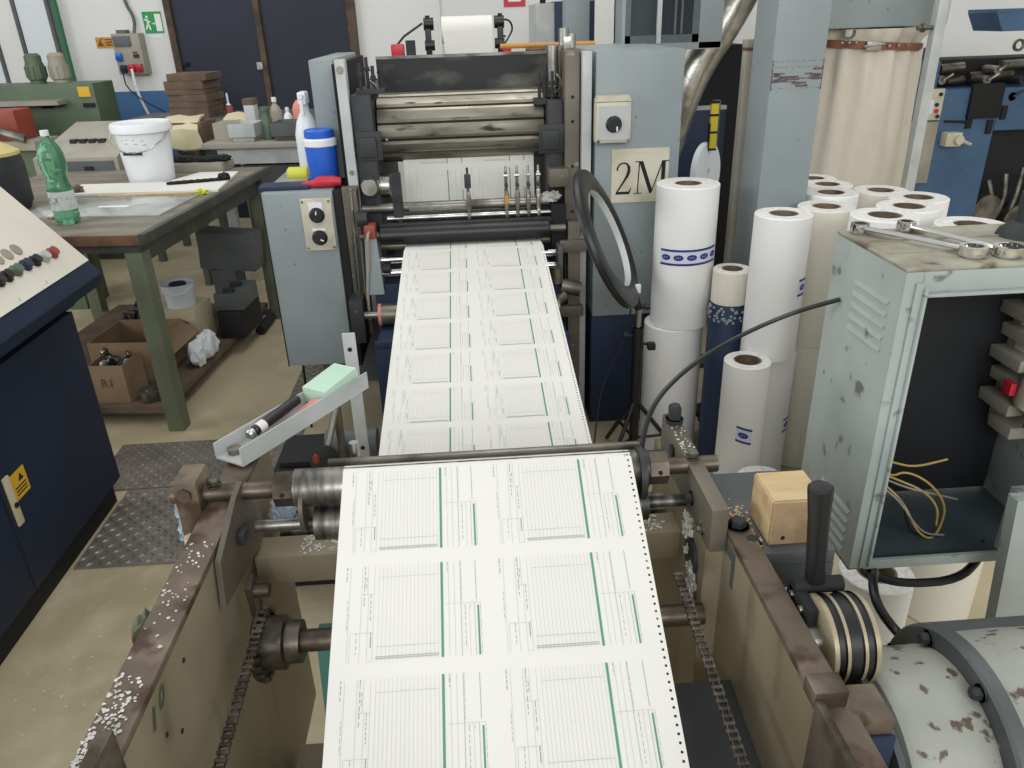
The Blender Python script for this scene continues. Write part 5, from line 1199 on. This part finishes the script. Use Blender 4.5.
m = M(); m.box(1.72, 2.37, 3.99, 4.5, 1.605, 2.4, 0, .01); tag(obj('duct_box', m, mGrey), 'grey duct box above the canvas bag at top right', 'duct')
CTX.T = Matrix.Translation((-.215, -.44, 0))
t = thing('white_post', 'slim pale grey upright post right of the canvas bag', 'post', (2.46, 4.3, 0))
m = M(); m.box(2.44, 2.49, 4.28, 4.33, 0, 2.2, 0, .004); obj('post_body', m, mGreyL, t)
m = M(); m.cyl((2.44, 4.30, 1.60), (2.365, 4.30, 1.60), .01, n=12); m.cyl((2.40, 4.30, 1.60), (2.385, 4.30, 1.60), .02, n=8); obj('stay_bolt', m, mSteelW, t)

CTX.T = IDT
# ================================================================== BLUE MACHINE AT THE RIGHT BACK
t = thing('blue_machine', 'blue printing machine with control panels at the right back', 'printing press', (3.6, 5.6, 0))
m = M(); m.box(2.97, 3.62, 5.3, 6.2, .0, 1.18, 0, .01); obj('body', m, mBlueMach, t)
m = M(); m.box(2.97, 3.16, 5.3, 5.8, 1.181, 1.36, 0, .01); obj('head_block', m, mBlueMach, t)
m = M(); m.box(3.62, 4.6, 5.7, 6.2, .0, .9, 0, .01); obj('rear_body', m, mBlueMach, t)
m = M(); m.box(3.621, 4.6, 5.3, 6.2, .901, 1.18, 0, .01); obj('side_body', m, mBlueMach, t)
m = M(); m.box(3.17, 4.6, 5.5, 5.8, 1.18, 1.355, 0, .01); obj('upper_works', m, mBlackM, t)
m = M(); m.box(3.63, 4.6, 5.5, 5.69, .02, .895); obj('dark_opening', m, mIntD, t)
rr = random.Random(8)
for k, (x, z, L, r) in enumerate(((3.24, 1.30, .16, .03), (3.45, 1.24, .3, .035), (3.66, 1.31, .25, .03), (3.95, 1.27, .3, .04), (3.3, 1.22, .12, .025))):
    m = M(); m.cyl((x, 5.44, z), (x+L, 5.44, z+.01), r, n=18); obj('roller', m, [mSteelW, mShaft, mSteelW, mCast, mShaft][k], t)
for (x, z) in ((3.19, 1.24), (3.5, 1.23), (3.56, 1.29), (3.75, 1.22), (3.85, 1.15), (3.7, 1.12)):
    m = M(); m.cyl((x, 5.30, z), (x, 5.44, z), .028, n=14); m.tube([(x, 5.29, z), (x+.05, 5.27, z+.04)], .009, 8); obj('crank', m, mSteelW if x < 3.6 else mCast, t)
m = M(); m.box(3.40, 3.62, 5.27, 5.31, .99, 1.21, 0, .006); obj('gear_cover', m, mBlackM, t)
m = M(); m.lathe([(.025, -.008), (.04, -.008), (.04, .008), (.025, .008)], (3.80, 5.5, 1.43), (0, 1, 0), 18, close=True); obj('lifting_eye', m, mSteelW, t)
m = M(); m.cyl((3.09, 5.4, 1.36), (3.09, 5.4, 1.44), .012, n=10); obj('pin', m, mCast, t)
m = M(); m.box(3.04, 3.21, 5.275, 5.299, .99, 1.19, 0, .006); cpn = obj('control_panel', m, mCreamD, t)
m = M(); m.box(3.06, 3.145, 5.271, 5.2755, 1.03, 1.12, 0, .002); obj('display', m, mLabelW, cpn)
for (x, z) in ((3.085, 1.16), (3.17, 1.05)): m = M(); m.cyl((x, 5.275, z), (x, 5.262, z), .014, n=12); obj('red_button', m, mRedB, cpn)
for (x, z) in ((3.18, 1.155), (3.165, 1.09), (3.185, 1.015)): m = M(); m.cyl((x, 5.275, z), (x, 5.262, z), .012, n=12); obj('button', m, mBlack, cpn)
m = M(); m.box(2.99, 3.21, 5.28, 5.299, .57, .98, 0, .004); dpn = obj('beige_door', m, mBeige, t)
m = M(); m.box(3.02, 3.12, 5.277, 5.2805, .77, .82); m.box(3.02, 3.12, 5.277, 5.2805, .68, .73); obj('red_print', m, mPink, dpn)
m = M(); m.box(3.25, 3.36, 5.22, 5.299, .82, .91, 0, .006); m.tube([(3.36, 5.24, .86), (3.42, 5.2, .83)], .012, 10); m.cyl((3.33, 5.22, .865), (3.33, 5.19, .865), .03, n=18); obj('switch_box', m, mCreamD, t)
for (x, z) in ((3.43, .97), (3.58, .93), (3.66, 1.02), (3.295, .27), (3.54, .25)): m = M(); m.box(x-.02, x+.02, 5.285, 5.302, z-.045, z+.045, 0, .004); obj('black_latch', m, mBlackM, t)
m = M(); m.tube([(3.25, 5.28, .98), (3.42, 5.28, .97)], .008, 8); obj('lever', m, mBlackM, t)
m = M()
for k in range(6): m.tube([(3.7+.1*k, 5.40, .15), (3.78+.08*k, 5.36, .4), (3.72+.12*k, 5.38, .55+.04*(k % 3))], .018, 8, 0, 1)
m.cyl((3.74, 5.34, .35), (3.74, 5.42, .35), .10, n=24); m.cyl((4.0, 5.34, .25), (4.0, 5.42, .25), .12, n=24); obj('drive_gear', m, mSteelW, t)
m = M(); LX = 0
m.prism([(3.33, 5.0, 1.535), (4.0, 5.0, 1.535), (4.0, 5.0, 1.64), (3.27, 5.0, 1.64)], (0, .3, 0)); m.box(3.27, 4.0, 5.0, 5.3, 1.641, 1.66); m.box(3.9, 3.96, 5.1, 5.16, 1.20, 1.535)
tag(obj('blue_lamp_arm', m, mBlueMach), 'blue metal shade hanging above the blue machine', 'lamp shade')

# ================================================================== OPEN GREY CABINET (right foreground)
t = thing('open_cabinet', 'weathered grey open electrical cabinet on a leg at right', 'electrical cabinet', (1.1, 1.45, 0))
X0, X1, Y0, Y1, Z0, Z1 = .806, 1.30, 1.335, 1.625, .562, 1.25; th = .006
m = M(); m.box(X1-th, X1, Y0, Y1, Z0, Z1, 0, .002); obj('side_wall', m, mGreyWeath, t)
m = M(); m.box(X0, X0+th, Y0, Y1, Z0, Z1, 0, .002); sd = obj('side_wall', m, mGreyWeath, t)
m = M(); m.box(X0, X1, Y0, Y1, Z1, Z1+th, 0, .002); m.box(X0+.02, X1-.02, Y0+.10, Y0+.104, Z1+th, Z1+th+.003); m.box(X0+.02, X1-.02, Y0+.19, Y0+.194, Z1+th, Z1+th+.003); obj('top_plate', m, mWeathTop, t)
m = M(); m.box(X0, X1, Y0, Y1, Z0-th, Z0, 0, .002); obj('floor_plate', m, mIntG, t)
m = M(); m.box(X0+th, X1-th, Y1-th, Y1, Z0+.014, Z1); m.box(X0+th, X0+th+.002, Y0+.03, Y1-th, Z0+.01, Z1-.005); m.box(X0+th, X1-th, Y0+.03, Y1-.01, Z1-.004, Z1-.001); m.box(X0+.02, X1-.02, Y1-.03, Y1-.02, Z0+.016, Z1-.03); bk = obj('back_wall', m, mIntD, t)
m = M(); m.cyl((.98, Y1-.03, .83), (.98, Y1-.036, .83), .008, n=12); m.cyl((1.0, Y1-.03, 1.16), (1.0, Y1-.034, 1.16), .006, n=12); obj('rivet', m, mSteel, bk)
m = M()
m.box(X0, X0+.035, Y0-.004, Y0+.004, Z0, Z1, 0, .002); m.box(X1-.035, X1, Y0-.004, Y0+.004, Z0, Z1, 0, .002); m.box(X0+.035, X1-.035, Y0-.004, Y0+.004, Z1-.04, Z1, 0, .002); m.box(X0+.035, X1-.035, Y0-.004, Y0+.004, Z0-.004, Z0+.02)
m.box(X0+.035, X0+.041, Y0-.018, Y0+.03, Z0+.01, Z1-.03, 0, .002); m.box(X0+.035, X1-.035, Y0-.018, Y0+.03, Z1-.046, Z1-.04, 0, .002); m.box(X0+.02, X0+.035, Y0-.010, Y0-.004, Z0+.005, Z1-.02, 0, .002)
obj('front_lip', m, mGreyWeath, t)
for k in range(5):      # pressed louvres, upper and lower groups
    z = 1.182 - k*.025
    m = M(); m.hexa([(X0-.004, 1.375, z-.009), (X0+.001, 1.375, z-.009), (X0+.001, 1.51, z-.009), (X0-.004, 1.51, z-.009), (X0-.001, 1.37, z), (X0+.001, 1.37, z), (X0+.001, 1.515, z), (X0-.001, 1.515, z)]); obj('louvre', m, mGreyWeath, sd)
for k in range(5):
    z = .69 - k*.025
    m = M(); m.hexa([(X0-.004, 1.375, z-.009), (X0+.001, 1.375, z-.009), (X0+.001, 1.51, z-.009), (X0-.004, 1.51, z-.009), (X0-.001, 1.37, z), (X0+.001, 1.37, z), (X0+.001, 1.515, z), (X0-.001, 1.515, z)]); obj('louvre', m, mGreyWeath, sd)
m = M(); m.box(1.24, 1.29, Y1-.06, Y1-.031, .78, 1.05); 
m.box(1.22, 1.29, Y1-.14, Y1-.061, .78, .81, 0, .003); obj('relay_base', m, mBeige, t)
for k in range(5):
    m = M(); m.box(1.20+.015*(k % 2), 1.24+.015*(k % 2), Y1-.14, Y1-.031, .84+k*.055, .87+k*.055, 0, .006); obj('terminal_block', m, mBeige, t)
m = M(); m.lathe([(0, 0), (.045, 0), (.045, .06), (.035, .09), (0, .09)], (1.245, Y1-.16, .88), (0, -.2, 1), 18); obj('relay', m, mCreamD, t)
m = M(); m.box(1.185, 1.20, Y1-.15, Y1-.12, .90, .93, 0, .003); obj('red_terminal', m, mRedB, t)
m = M(); m.box(1.22, 1.24, Y1-.19, Y1-.17, .83, .88, 0, .003); obj('blue_terminal', m, mBlueP, t)
WR = [[(.818, 1.55, .75), (.914, 1.42, .739), (.945, 1.42, .756), (1.0, 1.41, .73), (1.06, 1.42, .66), (1.072, 1.43, .60), (1.05, 1.42, .555), (1.0, 1.41, .59), (.956, 1.42, .676), (.90, 1.46, .72), (.82, 1.56, .735)],
      [(.818, 1.55, .76), (.93, 1.44, .765), (.98, 1.44, .75), (1.06, 1.45, .76)],
      [(.818, 1.55, .74), (.94, 1.42, .715), (1.02, 1.42, .69), (1.10, 1.44, .655)],
      [(.818, 1.55, .73), (.93, 1.42, .70), (.985, 1.41, .62), (1.03, 1.42, .575), (1.075, 1.42, .57)],
      [(.818, 1.55, .745), (.93, 1.43, .73), (1.0, 1.42, .70), (1.045, 1.42, .65), (1.05, 1.42, .60)],
      [(.818, 1.55, .725), (.95, 1.42, .69), (.97, 1.41, .62), (1.0, 1.42, .575), (1.06, 1.42, .568)]]
for k, q in enumerate(WR):
    m = M(); m.tube(q, .0026, 6, 0, 3); obj('wire', m, [mTape, mTape, mGreyWire, mGreyWire, mTape, mBlack][k], t)
m = M(); m.hexa([(1.15, 1.24, .0), (1.21, 1.24, .0), (1.21, 1.27, .0), (1.15, 1.27, .0), (1.078, 1.24, .785), (1.18, 1.24, .785), (1.18, 1.27, .785), (1.078, 1.27, .785)]); m.box(1.13, 1.17, 1.27, 1.331, .60, .76, 0, .003); obj('leg', m, mGreyWeath, t)
m = M(); m.lathe([(0, 0), (.06, 0), (.055, .012), (.03, .03), (.028, .09), (0, .1)], (1.165, 1.52, Z1+th), (0, 0, 1), 24); obj('cable_gland', m, mCast, t)
# wrenches
def wrench(p0, p1, lb, jaw=True):
    p0 = Vector(p0); p1 = Vector(p1); d = (p1-p0).normalized(); s_ = Vector((-d.y, d.x, 0)).normalized(); z = Vector((0, 0, 1))
    t = thing('ring_spanner', lb, 'spanner', (p0+p1)/2, 'chrome spanners on the grey cabinet'); zt = p0.z
    L = (p1-p0).length
    m = M(); N_ = 12
    P_ = [p0 + d*(L*(.05+.9*i/N_)) + z*.009 for i in range(N_+1)]
    rows = []
    for i, p in enumerate(P_):
        w = .008 + .002*abs(i-N_/2)/N_*2; h = .005
        rows.append([m._v(p + s_*(w*cos(a)) + z*(h*sin(a))) for a in [2*pi*k/10 for k in range(10)]])
    for a, b in zip(rows, rows[1:]):
        for k in range(10): m.bm.faces.new((a[k], a[(k+1) % 10], b[(k+1) % 10], b[k]))
    m.bm.faces.new(rows[0][::-1]); m.bm.faces.new(rows[-1]); obj('shank', m, mChrome, t)
    for (c, r) in ((p0, .019), (p1, .026)):
        m = M(); n = 24; hh = .018
        ring_ = []
        for (rr_, h, tw) in ((r, 0, 0), (r*1.03, hh*.3, 0), (r, hh, 0), (r*.66, hh, 1), (r*.66, 0, 1)):
            ring_.append([m._v(c + Vector((cos(2*pi*i/n), sin(2*pi*i/n), 0))*(rr_*(1 if not tw else (1.06 if i % 2 else .94))) + z*h) for i in range(n)])
        for a, b in zip(ring_, ring_[1:]+ring_[:1]):
            for i in range(n): m.bm.faces.new((a[i], a[(i+1) % n], b[(i+1) % n], b[i]))
        obj('ring_end', m, mChrome, t)
    return t
ZT = Z1+th+.0035
wrench((.842, 1.60, ZT), (.968, 1.395, ZT), 'left chrome ring spanner lying across the cabinet top')
wrench((.945, 1.60, ZT), (1.03, 1.385, ZT), 'right chrome ring spanner, nearer the cable gland')
# pine block
m = M(); m.hexa([(.487, 1.06, .8565), (.578, 1.06, .8565), (.578, 1.155, .8565), (.487, 1.155, .8565), (.487, 1.06, .948), (.578, 1.06, .948), (.578, 1.155, .948), (.487, 1.155, .948)])
bmesh.ops.bevel(m.bm, geom=list(m.bm.edges), offset=.003, segments=2, affect='EDGES')
m.bm.normal_update()
for f in m.bm.faces:
    if f.normal.y < -.7: f.material_index = 1
pb = tag(obj('pine_block', m, [mWood, mWoodEnd]), 'square pine wood block on the ledge behind black handle', 'wood block')
m = M(); m.cyl((.512, 1.0605, .872), (.512, 1.0595, .872), .004, n=12); obj('nail_hole', m, mBlackM, pb)
# handwheel counter with black clamp handle
t = thing('tension_wheel', 'black and brass banded wheel with upright handle on right frame', 'wheel', (.53, .87, .75))
wv, wz, wr = .87, .825, .068
m = M(); m.lathe([(.03, 0), (wr-.006, 0), (wr, .003), (wr, .010), (wr-.003, .012), (wr-.003, .020), (wr, .022), (wr, .027), (wr-.003, .029), (wr-.003, .046), (wr, .048), (wr, .053), (wr-.003, .055), (wr-.003, .063), (wr, .065), (wr, .072), (wr-.006, .075), (.03, .075)], (.492, wv, wz), (1, 0, 0), 48,
    mis=[0, 0, 0, 1, 1, 1, 0, 1, 1, 1, 0, 1, 1, 1, 0, 0, 0, 0], close=True); obj('rim', m, [mat('brass_beige_rim', '#a89d83', .4, .3, '#8f8468', 10, (.4, .65)), mBlack], t)
m = M(); m.lathe([(0, -.02), (.03, -.02), (.03, .08), (0, .08)], (.492, wv, wz), (1, 0, 0), 24); obj('hub', m, mSteel, t)
m = M(); m.box(.474, .4915, .865, .945, .80, .885, 0, .005); m.cyl((.474, .925, .883), (.552, .925, .883), .013, n=18); cl = obj('clamp', m, mBlackM, t)
for yy in (.885, .92): m = M(); m.cyl((.474, yy, .872), (.469, yy, .872), .006, n=12); obj('clamp_screw', m, mSteel, cl)
m = M(); m.lathe([(0, 0), (.0155, 0), (.015, .02), (.016, .12), (.0185, .165), (.0185, .172), (.0155, .175), (0, .172)], (.5085, .925, .893), (-.09, 0, 1), 26); obj('grip', m, mBlack, t)
# motor
t = thing('drive_motor', 'chipped grey cast drive motor at the lower right', 'motor', (.75, .80, 0))
mo = (0, .805, .642)
m = M(); m.lathe([(0, 0), (.10, 0), (.145, .012), (.155, .03), (.157, .13), (.155, .135), (0, .135)], (.560, mo[1], mo[2]), (1, 0, 0), 56); obj('front_housing', m, mMotor, t)
m = M(); m.lathe([(0, 0), (.184, 0), (.188, .005), (.188, .024), (.18, .028), (0, .028)], (.6955, mo[1], mo[2]), (1, 0, 0), 56); fg = obj('flange', m, mMotorD, t)
m = M(); m.lathe([(0, 0), (.17, 0), (.173, .1), (.168, .35), (.12, .38), (0, .38)], (.7240, mo[1], mo[2]), (1, 0, 0), 48); obj('rear_housing', m, mMotor, t)
m = M(); m.lathe([(0, 0), (.14, 0), (.172, .006), (.172, .016), (.14, .022), (.12, .026), (0, .026)], (.5335, mo[1]-.02, mo[2]-.01), (1, 0, 0), 44); obj('end_cover', m, mMotorD, t)
for k in range(8):
    a = pi*.5 + (k-1)*pi/4 + .25; m = M(); m.hexbolt((.6955, mo[1]+.17*cos(a), mo[2]+.17*sin(a)), (-1, 0, 0), .010, .014); obj('flange_bolt', m, mCast, fg)
m = M(); m.box(.58, .68, .70, .90, 0, .51, 0, .01); obj('base', m, mMotorD, t)
m = M(); m.box(.76, 1.05, .66, .95, 0, .49, 0, .01); obj('base', m, mMotorD, t)
m = M(); m.box(.7245, .98, .88, .985, .46, .735, 0, .012); obj('gear_cover', m, mMotorD, t)
m = M(); m.tube([(.80, .986, .62), (.81, 1.06, .60), (.835, 1.15, .53), (.80, 1.2, .575), (.825, 1.27, .585), (.87, 1.33, .545), (.90, 1.42, .538)], .010, 10, 0, 2); obj('power_cable', m, mBlack, t)
m = M(); m.tube([(.85, 1.36, .555), (.88, 1.33, .53), (.95, 1.32, .517), (1.06, 1.32, .52), (1.13, 1.36, .54), (1.16, 1.40, .555)], .010, 10, 0, 2); obj('power_cable', m, mBlack, t)
# black cable sagging from the cabinet to the front roller
m = M(); m.tube([(.802, 1.56, 1.12), (.72, 1.62, 1.07), (.58, 1.60, 1.02), (.45, 1.52, .985), (.36, 1.44, .94), (.325, 1.36, .86), (.32, 1.33, .78)], .0055, 8, 0, 3)
tag(obj('black_cable', m, mBlack), 'thin black cable sagging from grey cabinet to the guide roller', 'cable')

# ================================================================== LIGHT
CTX.T = IDT
w = bpy.data.worlds.new('daylight'); sc.world = w; w.use_nodes = True
bg = w.node_tree.nodes['Background']; bg.inputs[0].default_value = (.98, .99, 1, 1); bg.inputs[1].default_value = .62
def area(name, loc, rot, sx, sy, e, col=(1, .98, .94)):
    l = bpy.data.lights.new(name, 'AREA'); l.shape = 'RECTANGLE'; l.size = sx; l.size_y = sy; l.energy = e; l.color = col
    o = bpy.data.objects.new(name, l); o.location = loc; o.rotation_euler = rot; COL.objects.link(o)
area('hall_lamp', (.2, 3.4, 4.6), (0, 0, 0), 1.0, 2.5, 34)
area('hall_lamp', (3.2, 3.2, 4.6), (0, 0, 0), 1.0, 4, 25)
area('hall_lamp', (-2.6, 4.5, 4.6), (0, 0, 0), 1.0, 3.5, 25)
area('daylight_fill', (.4, -6.2, 4.2), (radians(65), 0, 0), 8.0, 2.6, 385, (.98, .99, 1))  # added soft fill high behind the camera, standing in for windows not built
area('daylight_fill', (-5.8, 1.2, 3.0), (radians(64), 0, radians(-80)), 5.0, 2.0, 110, (.98, .99, 1))  # daylight from the left, the side with the window panels
vs = sc.view_settings; vs.view_transform = 'Standard'; vs.look = 'None'; vs.gamma = 1; vs.use_curve_mapping = False; vs.exposure = 0
